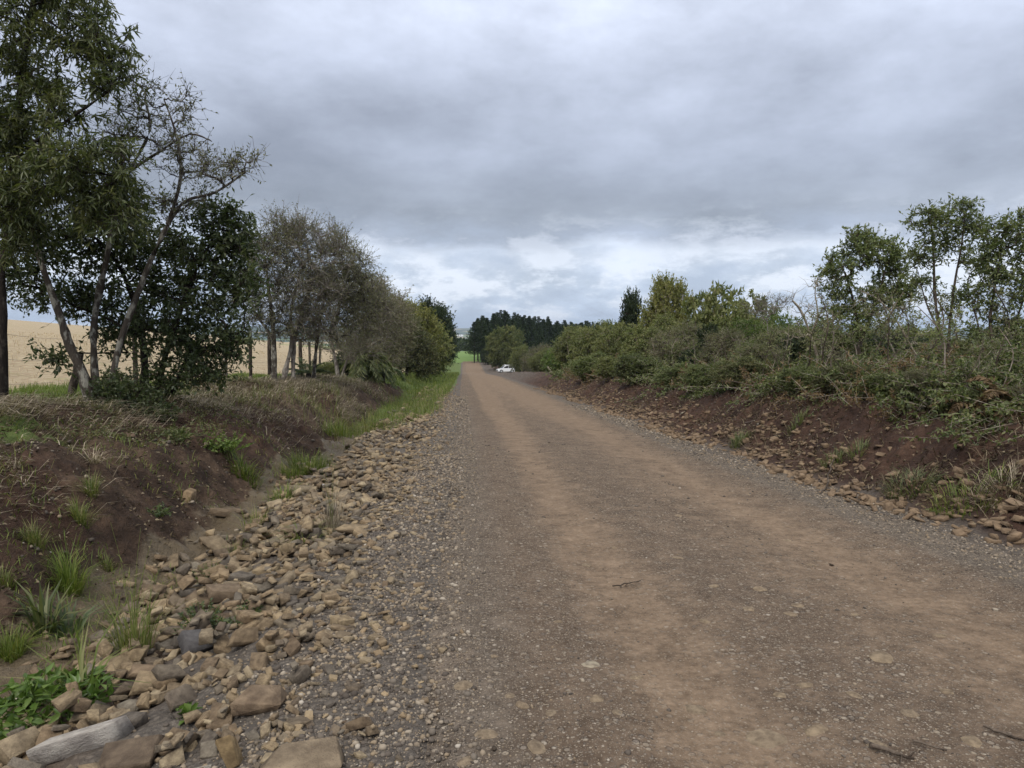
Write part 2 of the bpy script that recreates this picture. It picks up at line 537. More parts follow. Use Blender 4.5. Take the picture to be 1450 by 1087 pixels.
def build_road():
    xs = np.arange(-0.55, 4.81, 0.04)
    ys = axis([(-6, 1.5, 0.5, 0.3), (1.5, 10, 0.03, 0.045), (10, 40, 0.05, 0.2), (40, 197, 0.3, 1.2)])
    X, Y = np.meshgrid(xs, ys)
    # ragged, slightly curving edges
    wl = fbm(Y * 0.8, Y * 0 + 2, 44, 3) * 0.35
    wr = fbm(Y * 0.8, Y * 0 + 7, 45, 3) * 0.35
    s = (X - xs[0]) / (xs[-1] - xs[0])
    bend = 0.0
    XX = X + wl * (1 - s) * 0.9 + wr * s * 0.9 + bend
    Z = road_z(XX, Y) - 0.05 * (sst(0.05, 0.0, s) + sst(0.95, 1.0, s))
    x, y = XX.ravel(), Y.ravel()
    m = fbm(y * 0.12, y * 0, 46, 2) * 0.5
    track = 0.95 * np.exp(-((x - 1.08 - m * 0.3) / 0.34) ** 2) + 0.9 * np.exp(-((x - 3.0 - m * 0.5) / 0.45) ** 2) + 0.25 * np.exp(-((x - 2.4 - m) / 0.2) ** 2)
    track = track + 0.45 * sst(12, 45, y) * sst(0.3, 0.9, x) * sst(4.2, 3.6, x) - 0.6 * np.exp(-((x - 0.55 - m * 0.3) / 0.16) ** 2)
    track = track + 0.35 * sst(8, 30, y) * sst(0.0, 0.6, x) * sst(4.4, 3.6, x) + 0.5 * sst(40, 90, y)
    edge = (sst(0.75, 0.0, x) * 0.7 + sst(3.5, 4.1, x)) * (0.25 + 0.75 * sst(60, 15, y))
    me = make_mesh('road', np.stack([XX, Y, Z], -1).reshape(-1, 3), grid_faces(len(xs), len(ys)), road_mat(),
                   dict(track=track, edge=edge), True)
    tag(link('road', me), kind='structure')


def build_hills():
    az = np.radians(np.arange(-75, 76, 0.35))
    rr = np.geomspace(1300, 9800, 90)
    A, R = np.meshgrid(az, rr)
    X, Y = np.sin(A) * R, np.cos(A) * R
    n = fbm(X / 1500, Y / 1500, 51, 5)
    n2 = fbm(X / 420, Y / 420, 52, 4)
    Z = np.interp(R, [1300, 1800, 3000, 4500, 7000, 9800], [-90, -88, -80, -50, 14, -20]) + n * np.interp(R, [1300, 3000, 7000], [20, 60, 90]) + n2 * 22
    Z[0] = -92
    t = NT('hill_fields_and_woods')
    v = t.co()
    vor = t.vor(v, 0.0035)
    sep = t.n('ShaderNodeSeparateColor', {0: vor.outputs['Color']})
    f = t.ramp(sep.outputs[0], [(0.0, (0.06, 0.12, 0.03)), (0.35, (0.16, 0.20, 0.07)), (0.6, (0.38, 0.30, 0.17)), (0.85, (0.12, 0.2, 0.06)), (1, (0.3, 0.27, 0.15))], 'CONSTANT')
    w = t.ramp(t.noise(v, 0.02, 4, 0.6), [(0.3, (0.016, 0.03, 0.016)), (0.7, (0.04, 0.06, 0.028))])
    c = t.mix(t.rng(t.noise(v, 0.0022, 6, 0.62), 0.46, 0.50), f, w)
    t.principled(c, 1.0, 0.0)
    me = make_mesh('hills', np.stack([X, Y, Z], -1).reshape(-1, 3), grid_faces(len(az), len(rr)), t.m, None, True)
    tag(link('hills', me), kind='structure')
    return lambda az_, r_: float(np.interp(r_, rr, Z[:, int(np.argmin(abs(az - az_)))]))


build_ground()
build_road()
hill_z = build_hills()


def surf(x, y):
    """top of road or ground"""
    x = np.asarray(x, float)
    y = np.asarray(y, float)
    return np.where((x > -0.8) & (x < 4.8) & (y < 195), np.maximum(road_z(x, y) - 0.04 * (sst(-0.2, -0.6, x) + sst(4.4, 4.8, x)), H(x, y)), H(x, y))


def gp(u, Y):
    p = at(u, 500, Y)
    return np.array([p[0], Y, float(surf(p[0], Y))])


# ---------------------------------------------------------------- world, sun, haze
def build_world():
    w = bpy.data.worlds.new('World')
    SC.world = w
    w.use_nodes = True
    t = NT.__new__(NT)
    t.t = w.node_tree
    t.t.nodes.clear()
    out = t.n('ShaderNodeOutputWorld')
    el, az = math.radians(48), math.radians(200)
    sky = t.n('ShaderNodeTexSky', sky_type='NISHITA', sun_disc=False, sun_elevation=el, sun_rotation=az)
    g = t.n('ShaderNodeTexCoord').outputs['Generated']
    sp = t.n('ShaderNodeSeparateXYZ', {0: g})
    z = sp.outputs[2]
    zc = t.math('MAXIMUM', z, 0.0)
    # cloud-deck coordinates: the direction carried on to a flat layer overhead
    dz = t.math('ADD', zc, 0.10)
    px = t.math('DIVIDE', sp.outputs[0], dz)
    py = t.math('DIVIDE', sp.outputs[1], dz)
    P = t.n('ShaderNodeCombineXYZ', {0: px, 1: py, 2: 0.0}).outputs[0]
    big = t.noise(t.mapping(g, (1.6, 1.6, 3.0), (3.1, 0.7, 0)), 1.0, 5, 0.5, 0.0)
    med = t.noise(t.mapping(g, (2.0, 2.0, 4.2), (2.3, 5.2, 1.0)), 1.9, 9, 0.62, 0.0)
    G = t.mapping(g, (5.0, 5.0, 12.5), (0.4, 0.1, 0.2))
    strip = t.noise(G, 1.8, 9, 0.64, 0.0)
    zz = t.math('ADD', zc, t.math('MULTIPLY', t.math('SUBTRACT', big, 0.5), 0.16))
    zz = t.math('ADD', zz, t.math('MULTIPLY', t.math('SUBTRACT', strip, 0.5), 0.07))
    # overcast luminance with height: thin bright band low, grey base, brighter towards the zenith
    c = t.ramp(zz, [(0.0, (4.0, 5.1, 6.9)), (0.025, (4.4, 5.3, 6.9)), (0.06, (4.6, 5.3, 6.6)), (0.102, (5.3, 5.8, 6.8)), (0.116, (3.2, 3.55, 4.4)),
                    (0.15, (2.65, 2.9, 3.45)), (0.22, (3.15, 3.45, 4.2)), (0.33, (4.4, 4.8, 5.8)), (0.5, (5.4, 5.8, 6.8)), (0.66, (8.2, 8.4, 8.8)), (1.0, (13.0, 12.7, 12.2))])
    m = t.rng(med, 0.3, 0.7, 0.76, 1.24)
    c = t.mix(1.0, c, t.n('ShaderNodeCombineColor', {0: m, 1: m, 2: m}).outputs[0], 'MULTIPLY')
    m = t.rng(t.noise(t.mapping(g, (1.6, 1.6, 3.4), (7.1, 2.7, 3)), 1.5, 6, 0.55), 0.34, 0.66, 0.80, 1.14)
    c = t.mix(1.0, c, t.n('ShaderNodeCombineColor', {0: m, 1: m, 2: m}).outputs[0], 'MULTIPLY')
    low = t.math('MULTIPLY', t.rng(zc, 0.17, 0.07), t.rng(strip, 0.49, 0.585))
    c = t.mix(t.math('MULTIPLY', low, 0.85), c, (6.6, 7.0, 7.9))
    low2 = t.math('MULTIPLY', t.rng(zc, 0.16, 0.05), t.rng(strip, 0.485, 0.38))
    c = t.mix(t.math('MULTIPLY', low2, 0.8), c, (3.0, 3.55, 4.7))
    c = t.mix(0.10, c, sky.outputs[0])
    bg = t.n('ShaderNodeBackground', {'Color': c, 'Strength': 0.1})
    t.t.links.new(bg.outputs[0], out.inputs[0])
    sd = bpy.data.lights.new('sun', 'SUN')
    sd.energy = 1.5
    sd.angle = math.radians(14)
    sd.color = (1.0, 0.95, 0.87)
    so = bpy.data.objects.new('sun', sd)
    COL.objects.link(so)
    d = Vector((math.sin(az) * math.cos(el), math.cos(az) * math.cos(el), math.sin(el)))
    so.rotation_euler = d.to_track_quat('Z', 'Y').to_euler()
    so.location = d * 50


build_world()


def build_haze():
    x0, x1, y0, y1, z0, z1 = -9900, 9900, -200, 10200, -140, 120
    v = np.array([(x, y, z) for z in (z0, z1) for y in (y0, y1) for x in (x0, x1)])
    f = np.array([(0, 2, 3, 1), (4, 5, 7, 6), (0, 1, 5, 4), (2, 6, 7, 3), (0, 4, 6, 2), (1, 3, 7, 5)])
    t = NT('thin_air')
    vol = t.n('ShaderNodeVolumePrincipled', {'Color': (0.72, 0.84, 1.0), 'Density': 0.00011, 'Anisotropy': 0.2})
    t.t.links.new(vol.outputs[0], t.out.inputs['Volume'])
    tag(link('haze', make_mesh('haze', v, f, t.m)), kind='stuff')


build_haze()

# ---------------------------------------------------------------- plant generators
def sample_ell(rng, n, c, r, surf_bias=2.3):
    d = nrm(rng.normal(size=(n, 3)))
    rad = rng.uniform(0, 1, (n, 1)) ** (1 / surf_bias)
    return np.asarray(c) + d * rad * np.asarray(r)


def grow(rng, stems, attr, tip_r=0.006, power=0.42, up=0.25, jit=0.12, rmax=None, gnarl=0.0):
    """stems: list of (pts, r0, r1); attr: attractor points. Every attractor is joined to the nearest
    limb by a curved branch.  returns wood MB pieces, branch polylines P (n,5,3), radii"""
    nodes, par, srad = [], [], []
    stem_ids = []
    for pts, r0, r1 in stems:
        pts = np.asarray(pts, float)
        t = np.linspace(0, len(pts) - 1, (len(pts) - 1) * 4 + 1)
        i = np.clip(t.astype(int), 0, len(pts) - 2)
        fr = (t - i)[:, None]
        p0 = pts[np.clip(i - 1, 0, len(pts) - 1)]
        p1, p2 = pts[i], pts[i + 1]
        p3 = pts[np.clip(i + 2, 0, len(pts) - 1)]
        q = 0.5 * ((2 * p1) + (-p0 + p2) * fr + (2 * p0 - 5 * p1 + 4 * p2 - p3) * fr ** 2 + (-p0 + 3 * p1 - 3 * p2 + p3) * fr ** 3)
        s0 = len(nodes)
        par0 = -1
        for k, x in enumerate(q):
            par.append(par0 if k == 0 else len(nodes) - 1)
            nodes.append(x)
            srad.append(r0 + (r1 - r0) * k / (len(q) - 1))
        stem_ids.append((s0, len(nodes)))
    nodes_arr = np.zeros((len(nodes) + len(attr) * 4, 3))
    nodes_arr[:len(nodes)] = nodes
    n = len(nodes)
    nstem = n
    par = par + [0] * (len(attr) * 4)
    d0 = np.min(np.linalg.norm(attr[:, None, :] - nodes_arr[None, :n, :], axis=2), axis=1)
    # branches do not leave the lowest quarter of a stem
    low = np.zeros(len(nodes_arr))
    for s, e in stem_ids:
        m = max(1, int((e - s) * 0.22))
        low[s:s + m] = 0.8
    polys = []
    pdir = np.zeros((len(nodes_arr), 3))
    pdir[:, 2] = 1
    for k in np.argsort(d0):
        a = attr[k]
        df = a - nodes_arr[:n]
        dist = np.linalg.norm(df, axis=1)
        cost = dist + low[:n] + np.clip(-df[:, 2], 0, None) * 0.8
        j = int(np.argmin(cost))
        p0 = nodes_arr[j]
        L = dist[j]
        d = (a - p0) / max(L, 1e-6)
        sd = nrm(d + pdir[j] * 0.5 + np.array([0, 0, up]))
        c = p0 + sd * L * 0.5 + rng.normal(size=3) * L * jit
        tt = np.array([0.25, 0.5, 0.75, 1.0])[:, None]
        q = (1 - tt) ** 2 * p0 + 2 * tt * (1 - tt) * c + tt ** 2 * a
        if gnarl:
            q[:3] += rng.normal(size=(3, 3)) * L * gnarl
        nodes_arr[n:n + 4] = q
        for i in range(4):
            par[n + i] = j if i == 0 else n + i - 1
        pdir[n:n + 4] = nrm(a - c)
        polys.append((j, n))
        n += 4
    cnt = np.zeros(n)
    for j, s in polys:
        cnt[s + 3] += 1
    for i in range(n - 1, nstem - 1, -1):
        cnt[par[i]] += cnt[i]
    R = tip_r * np.maximum(cnt, 1) ** power
    if rmax is None:
        rmax = min(max(s[1] for s in stems) * 0.6, 1)
    R[nstem:] = np.minimum(R[nstem:], rmax)
    R[:nstem] = np.array(srad)
    P = np.zeros((len(polys), 5, 3))
    Q = np.zeros((len(polys), 5))
    for i, (j, s) in enumerate(polys):
        P[i, 0] = nodes_arr[j]
        P[i, 1:] = nodes_arr[s:s + 4]
        Q[i, 1:] = R[s:s + 4]
        Q[i, 0] = min(R[j], R[s])
    Q[:, 4] = tip_r * 0.6
    return nodes_arr[:nstem], stem_ids, np.array(srad), P, Q


def wood_mesh(mb, nodes, stem_ids, srad, P, Q, sides=5, stem_sides=9, bumpy=0.12, rng=None):
    for s, e in stem_ids:
        r = srad[s:e].copy()
        if rng is not None:
            r = r * (1 + rng.normal(size=len(r)) * bumpy)
            r[0] *= 1.35
            r[1] *= 1.1
        tubes(mb, nodes[None, s:e], r[None], stem_sides)
    tubes(mb, P, Q, sides)


def twigs_leaves(rng, P, wood, crown, n_twig=6, tl=0.35, tr=0.004, nl=9, L=0.08, W=0.03, droop=0.2, upb=0.3, along=(0.35, 1.0),
                 leaf_t=(0.15, 1.0), wind=(0, 0, 0), fold=0.25, twig_sides=3):
    nb = len(P)
    idx = np.repeat(np.arange(nb), n_twig)
    n = len(idx)
    t = rng.uniform(along[0], along[1], n) * 4
    i = np.clip(t.astype(int), 0, 3)
    f = (t - i)[:, None]
    b = P[idx, i] * (1 - f) + P[idx, i + 1] * f
    d = nrm(nrm(P[idx, 4] - P[idx, 2]) * 0.6 + rng.normal(size=(n, 3)) * 0.75 + np.array([0, 0, upb]) + np.asarray(wind))
    ll = tl * rng.uniform(0.5, 1.3, n)[:, None]
    m = b + d * ll * 0.5 + rng.normal(size=(n, 3)) * ll * 0.06
    e = b + d * ll + np.array([0, 0, -1.0]) * ll * droop * 0.4
    if tr > 0:
        TP = np.stack([b, m, e], 1)
        tubes(wood, TP, np.tile(np.array([1.0, 0.75, 0.35]) * tr, (n, 1)), twig_sides)
    if nl > 0:
        k = np.repeat(np.arange(n), nl)
        s = rng.uniform(leaf_t[0], leaf_t[1], len(k))[:, None]
        lp = np.where(s < 0.5, b[k] + (m[k] - b[k]) * s * 2, m[k] + (e[k] - m[k]) * (s * 2 - 1))
        ld = nrm(d[k] * 0.5 + rng.normal(size=(len(k), 3)) * 0.7 + np.array([0, 0, 0.15 - droop]) + np.asarray(wind))
        # leaves of one twig share a tone, so the crown breaks into light and dark sprays
        tone = np.clip(rng.uniform(0, 1, nb)[idx][k] * 0.55 + rng.uniform(0, 1, len(k)) * 0.45, 0, 1)
        leaves(crown, lp, ld, L, W, rng, fold, tone)


def root(name, label, cat, loc, group=None, rz=0.0, scale=(1, 1, 1)):
    o = bpy.data.objects.new(name, None)
    COL.objects.link(o)
    o.empty_display_size = 0.2
    o.location = loc
    o.rotation_euler = (0, 0, rz)
    o.scale = scale
    return tag(o, label, cat, group)


def px_tree(name, label, cat, base, stems, clumps, seed, wood_m, leaf_m, density=1.0, leafy=1.0, group=None, grow_kw=None, tw_kw=None,
            bare=None, bare_kw=None, depth=1.0):
    """tree laid out from measured positions: base (u, Y); stems [(r0, r1, [(u,v,Y)...])];
    clumps [(u, v, ru, rv, Y, n)] -> ellipsoids of foliage"""
    rng = np.random.default_rng(seed)
    b = gp(*base)
    st = [(np.array([at(*q) for q in pts]) - b, r0, r1) for r0, r1, pts in stems]
    for s in st:
        if s[0][0][2] < 0.7:
            s[0][0][2] = min(s[0][0][2], float(surf(b[0] + s[0][0][0], b[1] + s[0][0][1])) - b[2]) - 0.08

    def ell(cl):
        out = []
        for (u, v, ru, rv, Y, n) in cl:
            c = at(u, v, Y) - b
            k = Y / 1000
            out.append(sample_ell(rng, max(2, int(n * density)), c, (ru * k, max(ru, rv) * k * depth, rv * k)))
        return np.concatenate(out)
    A = ell(clumps)
    nA = len(A)
    if bare:
        A = np.concatenate([A, ell(bare)])
    nodes, sid, srad, P, Q = grow(rng, st, A, **(grow_kw or {}))
    wood, crown = MB(), MB()
    wood_mesh(wood, nodes, sid, srad, P, Q, rng=rng)
    kw = dict(tw_kw or {})
    kw['nl'] = int(round(kw.get('nl', 9) * leafy))
    if bare:
        # which polylines end in the leafy attractors
        ends = P[:, 4]
        dleaf = np.min(np.linalg.norm(ends[:, None] - A[None, :nA], axis=2), 1)
        isl = dleaf < 1e-6
        twigs_leaves(rng, P[isl], wood, crown, **kw)
        twigs_leaves(rng, P[~isl], wood, crown, **{**kw, **(bare_kw or {})})
    else:
        twigs_leaves(rng, P, wood, crown, **kw)
    r = root(name, label, cat, b, group)
    link('trunk', wood.mesh('trunk', wood_m, True), r)
    cm = crown.mesh('crown', leaf_m)
    if cm:
        link('crown', cm, r)
    return r


# palettes (linear albedo)
LM = {
    'longleaf': leaf_mat('long_leaf', [(0.032, 0.046, 0.020), (0.055, 0.076, 0.032), (0.09, 0.11, 0.046), (0.14, 0.15, 0.075)], 0.40, 0.45, 0.42),
    'glossy': leaf_mat('glossy_leaf', [(0.030, 0.048, 0.025), (0.052, 0.078, 0.038), (0.085, 0.115, 0.058), (0.135, 0.16, 0.10)], 0.42, 0.45, 0.42),
    'sparse': leaf_mat('grey_leaf', [(0.075, 0.092, 0.05), (0.118, 0.135, 0.078), (0.16, 0.174, 0.11), (0.21, 0.20, 0.15)], 0.6, 0.3),
    'mid': leaf_mat('mid_leaf', [(0.046, 0.068, 0.030), (0.085, 0.118, 0.048), (0.13, 0.163, 0.072), (0.185, 0.20, 0.11)], 0.5, 0.4),
    'olive': leaf_mat('olive_leaf', [(0.062, 0.086, 0.036), (0.11, 0.14, 0.058), (0.16, 0.185, 0.085), (0.23, 0.235, 0.13)], 0.55, 0.35),
    'yellow': leaf_mat('yellow_leaf', [(0.085, 0.105, 0.035), (0.135, 0.155, 0.05), (0.19, 0.20, 0.075), (0.24, 0.235, 0.11)], 0.5, 0.4),
    'bright': leaf_mat('bright_leaf', [(0.045, 0.085, 0.02), (0.075, 0.13, 0.032), (0.11, 0.17, 0.045), (0.15, 0.19, 0.07)], 0.5, 0.4),
    'dark': leaf_mat('dark_leaf', [(0.012, 0.022, 0.012), (0.020, 0.036, 0.017), (0.032, 0.052, 0.024), (0.05, 0.07, 0.035)], 0.5, 0.4),
    'scrub': leaf_mat('scrub_leaf', [(0.055, 0.072, 0.036), (0.09, 0.112, 0.056), (0.13, 0.145, 0.08), (0.20, 0.185, 0.12)], 0.6, 0.3),
    'bracken': leaf_mat('dead_bracken', [(0.06, 0.042, 0.03), (0.105, 0.075, 0.052), (0.16, 0.118, 0.082), (0.22, 0.17, 0.125)], 0.8, 0.15),
    'pine': leaf_mat('pine_needles', [(0.016, 0.030, 0.017), (0.027, 0.047, 0.024), (0.042, 0.066, 0.032)], 0.7, 0.2, 0.15),
    'grass': leaf_mat('grass_blade', [(0.055, 0.085, 0.020), (0.085, 0.130, 0.030), (0.125, 0.175, 0.045), (0.19, 0.20, 0.075)], 0.55, 0.3),
    'ygrass': leaf_mat('yellow_grass_blade', [(0.075, 0.115, 0.032), (0.11, 0.15, 0.045), (0.155, 0.18, 0.07), (0.23, 0.22, 0.12)], 0.55, 0.3),
    'straw': leaf_mat('straw', [(0.095, 0.082, 0.070), (0.17, 0.15, 0.13), (0.255, 0.23, 0.205), (0.37, 0.34, 0.31)], 0.8, 0.15, 0.15),
    'stubble': leaf_mat('stubble', [(0.33, 0.27, 0.19), (0.43, 0.36, 0.26), (0.52, 0.44, 0.33)], 0.8, 0.15, 0.15),
    'litter': leaf_mat('dead_leaves', [(0.035, 0.026, 0.02), (0.07, 0.055, 0.042), (0.12, 0.098, 0.075), (0.21, 0.185, 0.15)], 0.8, 0.15, 0.1),
    'bluegreen': leaf_mat('bluish_leaf', [(0.04, 0.065, 0.035), (0.065, 0.10, 0.055), (0.095, 0.135, 0.08), (0.13, 0.16, 0.105)], 0.55, 0.3),
    'broad': leaf_mat('broad_leaf', [(0.04, 0.078, 0.018), (0.062, 0.118, 0.028), (0.09, 0.155, 0.04), (0.12, 0.185, 0.06)], 0.42, 0.45),
    'red': leaf_mat('red_leaf', [(0.10, 0.02, 0.02), (0.18, 0.04, 0.035), (0.24, 0.08, 0.06)], 0.55, 0.3),
}
BK = {
    'lichen': bark_mat('lichen_bark', (0.075, 0.062, 0.05), (0.31, 0.295, 0.25), 0.42),
    'dark': bark_mat('dark_bark', (0.028, 0.022, 0.018), (0.075, 0.062, 0.05), 0.4),
    'grey': bark_mat('grey_bark', (0.19, 0.16, 0.138), (0.36, 0.33, 0.285), 0.45),
    'twig': bark_mat('twig_bark', (0.21, 0.165, 0.135), (0.36, 0.31, 0.26), 0.5),
    'pale': bark_mat('pale_bark', (0.20, 0.165, 0.12), (0.37, 0.325, 0.25), 0.6),
    'brown': bark_mat('brown_bark', (0.06, 0.045, 0.034), (0.14, 0.11, 0.085), 0.5),
    'post': bark_mat('old_post_wood', (0.045, 0.035, 0.028), (0.12, 0.098, 0.08), 0.5),
}

# ---------------------------------------------------------------- left: near trees
px_tree('tall_tree', 'tall tree with long drooping leaves rising past the top left edge of the picture', 'tree', (3, 11.0),
        [(0.068, 0.03, [(3, 556, 11), (4, 470, 11), (2, 385, 11), (14, 300, 11), (22, 200, 10.8), (34, 90, 10.6), (52, -30, 10.4), (60, -110, 10.3)]),
         (0.035, 0.012, [(4, 390, 11), (-20, 350, 11), (-60, 300, 11), (-90, 220, 11)]),
         (0.030, 0.010, [(20, 210, 10.8), (60, 195, 10.5), (110, 160, 10.2), (160, 125, 10)]),
         (0.025, 0.010, [(14, 300, 11), (60, 270, 10.5), (120, 245, 10.1), (165, 250, 9.9)])],
        [(60, 20, 70, 50, 10.4, 40), (125, 45, 52, 42, 10.2, 36), (35, 100, 48, 45, 10.6, 34), (150, 112, 26, 28, 10.1, 16), (15, 175, 50, 45, 10.7, 34),
         (-60, 90, 70, 100, 10.6, 40), (85, 150, 40, 28, 10.3, 20), (40, -70, 110, 50, 10.4, 50), (90, -20, 60, 40, 10.3, 24),
         (125, 240, 62, 44, 9.9, 64), (145, 290, 46, 34, 9.9, 24), (50, 260, 56, 50, 10.4, 56), (10, 215, 40, 50, 10.7, 36), (20, 320, 40, 34, 10.5, 26), (-70, 240, 60, 70, 10.9, 24)],
        101, BK['dark'], LM['longleaf'],
        tw_kw=dict(n_twig=5, tl=0.34, tr=0.0035, nl=9, L=0.125, W=0.026, droop=0.75, upb=0.0), grow_kw=dict(tip_r=0.005, up=0.3))

px_tree('lichen_tree', 'pale barked lichen covered tree with several stems and a thin twiggy top', 'tree', (140, 11.6),
        [(0.085, 0.022, [(130, 572, 11.6), (118, 530, 11.6), (99, 490, 11.6), (86, 450, 11.6), (68, 400, 11.6), (52, 350, 11.7), (38, 290, 11.8), (22, 240, 11.8)]),
         (0.062, 0.014, [(138, 572, 11.7), (133, 505, 11.7), (135, 445, 11.8), (150, 370, 11.8), (163, 305, 11.8), (185, 240, 11.8), (212, 185, 11.7), (205, 140, 11.7)]),
         (0.058, 0.012, [(150, 572, 11.4), (166, 500, 11.4), (186, 440, 11.4), (213, 370, 11.4), (238, 318, 11.4), (262, 285, 11.4), (305, 272, 11.4), (348, 243, 11.4)]),
         (0.030, 0.010, [(238, 318, 11.4), (256, 250, 11.4), (249, 190, 11.4), (232, 140, 11.4)]),
         (0.026, 0.009, [(186, 240, 11.8), (225, 215, 11.7), (268, 190, 11.6), (300, 200, 11.5)])],
        [(215, 170, 55, 45, 11.7, 36), (265, 215, 48, 40, 11.5, 34), (325, 240, 38, 26, 11.4, 24), (185, 235, 45, 50, 11.8, 24), (245, 275, 55, 35, 11.5, 26),
         (40, 270, 50, 50, 11.8, 20), (350, 235, 24, 12, 11.4, 12), (205, 128, 34, 24, 11.7, 16), (262, 150, 24, 28, 11.6, 12), (160, 190, 40, 30, 11.8, 14)],
        102, BK['lichen'], LM['sparse'],
        tw_kw=dict(n_twig=6, tl=0.34, tr=0.004, nl=2, L=0.065, W=0.026, droop=0.2, upb=0.35), grow_kw=dict(tip_r=0.006, up=0.15, gnarl=0.04))

px_tree('broadleaf_tree', 'dark glossy leaved tree growing close behind the pale lichen covered stems', 'tree', (205, 12.3),
        [(0.070, 0.02, [(200, 575, 12.3), (205, 520, 12.3), (198, 460, 12.3), (180, 400, 12.3), (150, 350, 12.3), (110, 320, 12.3)]),
         (0.060, 0.02, [(215, 575, 12.3), (235, 500, 12.2), (255, 440, 12.1), (275, 390, 12.1), (300, 340, 12.1)]),
         (0.035, 0.012, [(235, 505, 12.2), (270, 500, 12), (305, 490, 11.9), (340, 470, 11.9)]),
         (0.030, 0.010, [(203, 480, 12.3), (150, 450, 12.2), (100, 430, 12.1), (60, 400, 12.1)])],
        [(60, 335, 62, 48, 12.3, 60), (130, 350, 60, 50, 12.3, 64), (205, 375, 60, 60, 12.3, 70), (285, 415, 52, 60, 12.1, 66), (312, 355, 42, 42, 12.1, 46),
         (248, 480, 58, 46, 12.1, 60), (285, 520, 42, 26, 11.9, 38), (322, 478, 34, 36, 11.9, 36), (85, 420, 40, 24, 12.1, 30), (25, 395, 34, 40, 12.2, 30),
         (180, 300, 50, 36, 12.4, 40), (20, 300, 36, 50, 12.3, 36), (80, 505, 22, 12, 12.0, 10), (180, 470, 40, 40, 12.5, 30), (345, 400, 22, 50, 12.0, 22), (225, 545, 30, 18, 12, 18), (250, 345, 50, 46, 12.2, 34), (225, 430, 44, 50, 12.3, 30), (330, 325, 30, 30, 12.1, 26), (150, 430, 40, 36, 12.6, 30), (300, 300, 34, 26, 12.1, 22)],
        103, BK['dark'], LM['glossy'],
        tw_kw=dict(n_twig=5, tl=0.30, tr=0.0035, nl=6, L=0.095, W=0.040, droop=0.35, upb=0.15), grow_kw=dict(tip_r=0.005))

px_tree('leafy_shrub', 'small dark green shrub crowded round the foot of the lichen covered stems', 'shrub', (170, 11.2),
        [(0.02, 0.008, [(150, 592, 11.2), (145, 570, 11.2), (140, 550, 11.2)]), (0.02, 0.008, [(180, 592, 11.1), (190, 570, 11.1), (200, 550, 11.1)])],
        [(150, 568, 32, 22, 11.2, 36), (195, 568, 36, 24, 11.1, 40), (170, 545, 40, 20, 11.3, 30), (225, 585, 24, 14, 11.0, 18)],
        104, BK['brown'], LM['glossy'], tw_kw=dict(n_twig=6, tl=0.16, tr=0.003, nl=9, L=0.055, W=0.028, droop=0.1, upb=0.3), grow_kw=dict(tip_r=0.004))

# ---------------------------------------------------------------- left: twiggy mid-distance trees
TW = dict(n_twig=11, tl=0.62, tr=0.006, nl=4, L=0.062, W=0.030, droop=0.05, upb=0.55, along=(0.2, 1.0))
TG = dict(tip_r=0.008, up=0.45, jit=0.1)
px_tree('twiggy_tree', 'thin grey tree with lichen patched upright trunk left of the twin trunked one', 'tree', (388, 24.0),
        [(0.11, 0.03, [(389, 556, 24), (388, 510, 24), (387, 470, 24), (382, 420, 24), (376, 370, 24)]),
         (0.06, 0.02, [(388, 480, 24), (360, 440, 24), (345, 400, 24)])],
        [(382, 395, 50, 66, 24, 80), (348, 425, 36, 46, 24, 46), (358, 365, 30, 36, 24, 30), (370, 465, 36, 20, 24, 24), (402, 350, 34, 36, 24, 36), (368, 345, 26, 28, 24, 22), (405, 440, 30, 40, 24, 34)],
        111, BK['lichen'], LM['sparse'], tw_kw=TW, grow_kw=TG)
px_tree('twiggy_tree', 'grey twiggy tree with two crossing dark trunks on the grassy bank top', 'tree', (410, 24.3),
        [(0.10, 0.03, [(398, 560, 24.3), (404, 525, 24.3), (413, 485, 24.3), (412, 440, 24.3), (425, 385, 24.3)]),
         (0.10, 0.03, [(417, 556, 24.5), (415, 510, 24.5), (421, 460, 24.5), (444, 395, 24.5)])],
        [(428, 380, 48, 62, 24.4, 90), (470, 345, 26, 26, 24.4, 24), (400, 320, 26, 18, 24.4, 18), (430, 470, 44, 18, 24.4, 28), (455, 415, 38, 46, 24.4, 48), (420, 430, 38, 40, 24.4, 40), (430, 330, 34, 26, 24.4, 30), (468, 375, 28, 34, 24.4, 30), (445, 450, 34, 26, 24.4, 26)],
        112, BK['grey'], LM['sparse'], tw_kw=TW, grow_kw=TG)
px_tree('twiggy_tree', 'slender whitish trunked tree beside the small fan palm on the bank', 'tree', (444, 26.0),
        [(0.085, 0.03, [(443, 556, 26), (446, 510, 26), (452, 460, 26), (462, 410, 26)])],
        [(500, 385, 26, 36, 26, 34), (510, 430, 30, 40, 26, 36), (462, 425, 38, 50, 26, 56), (486, 390, 30, 42, 26, 40), (494, 440, 32, 40, 26, 36), (450, 470, 34, 26, 26, 24), (478, 345, 24, 22, 26, 18)],
        113, BK['lichen'], LM['sparse'], tw_kw=TW, grow_kw=TG)
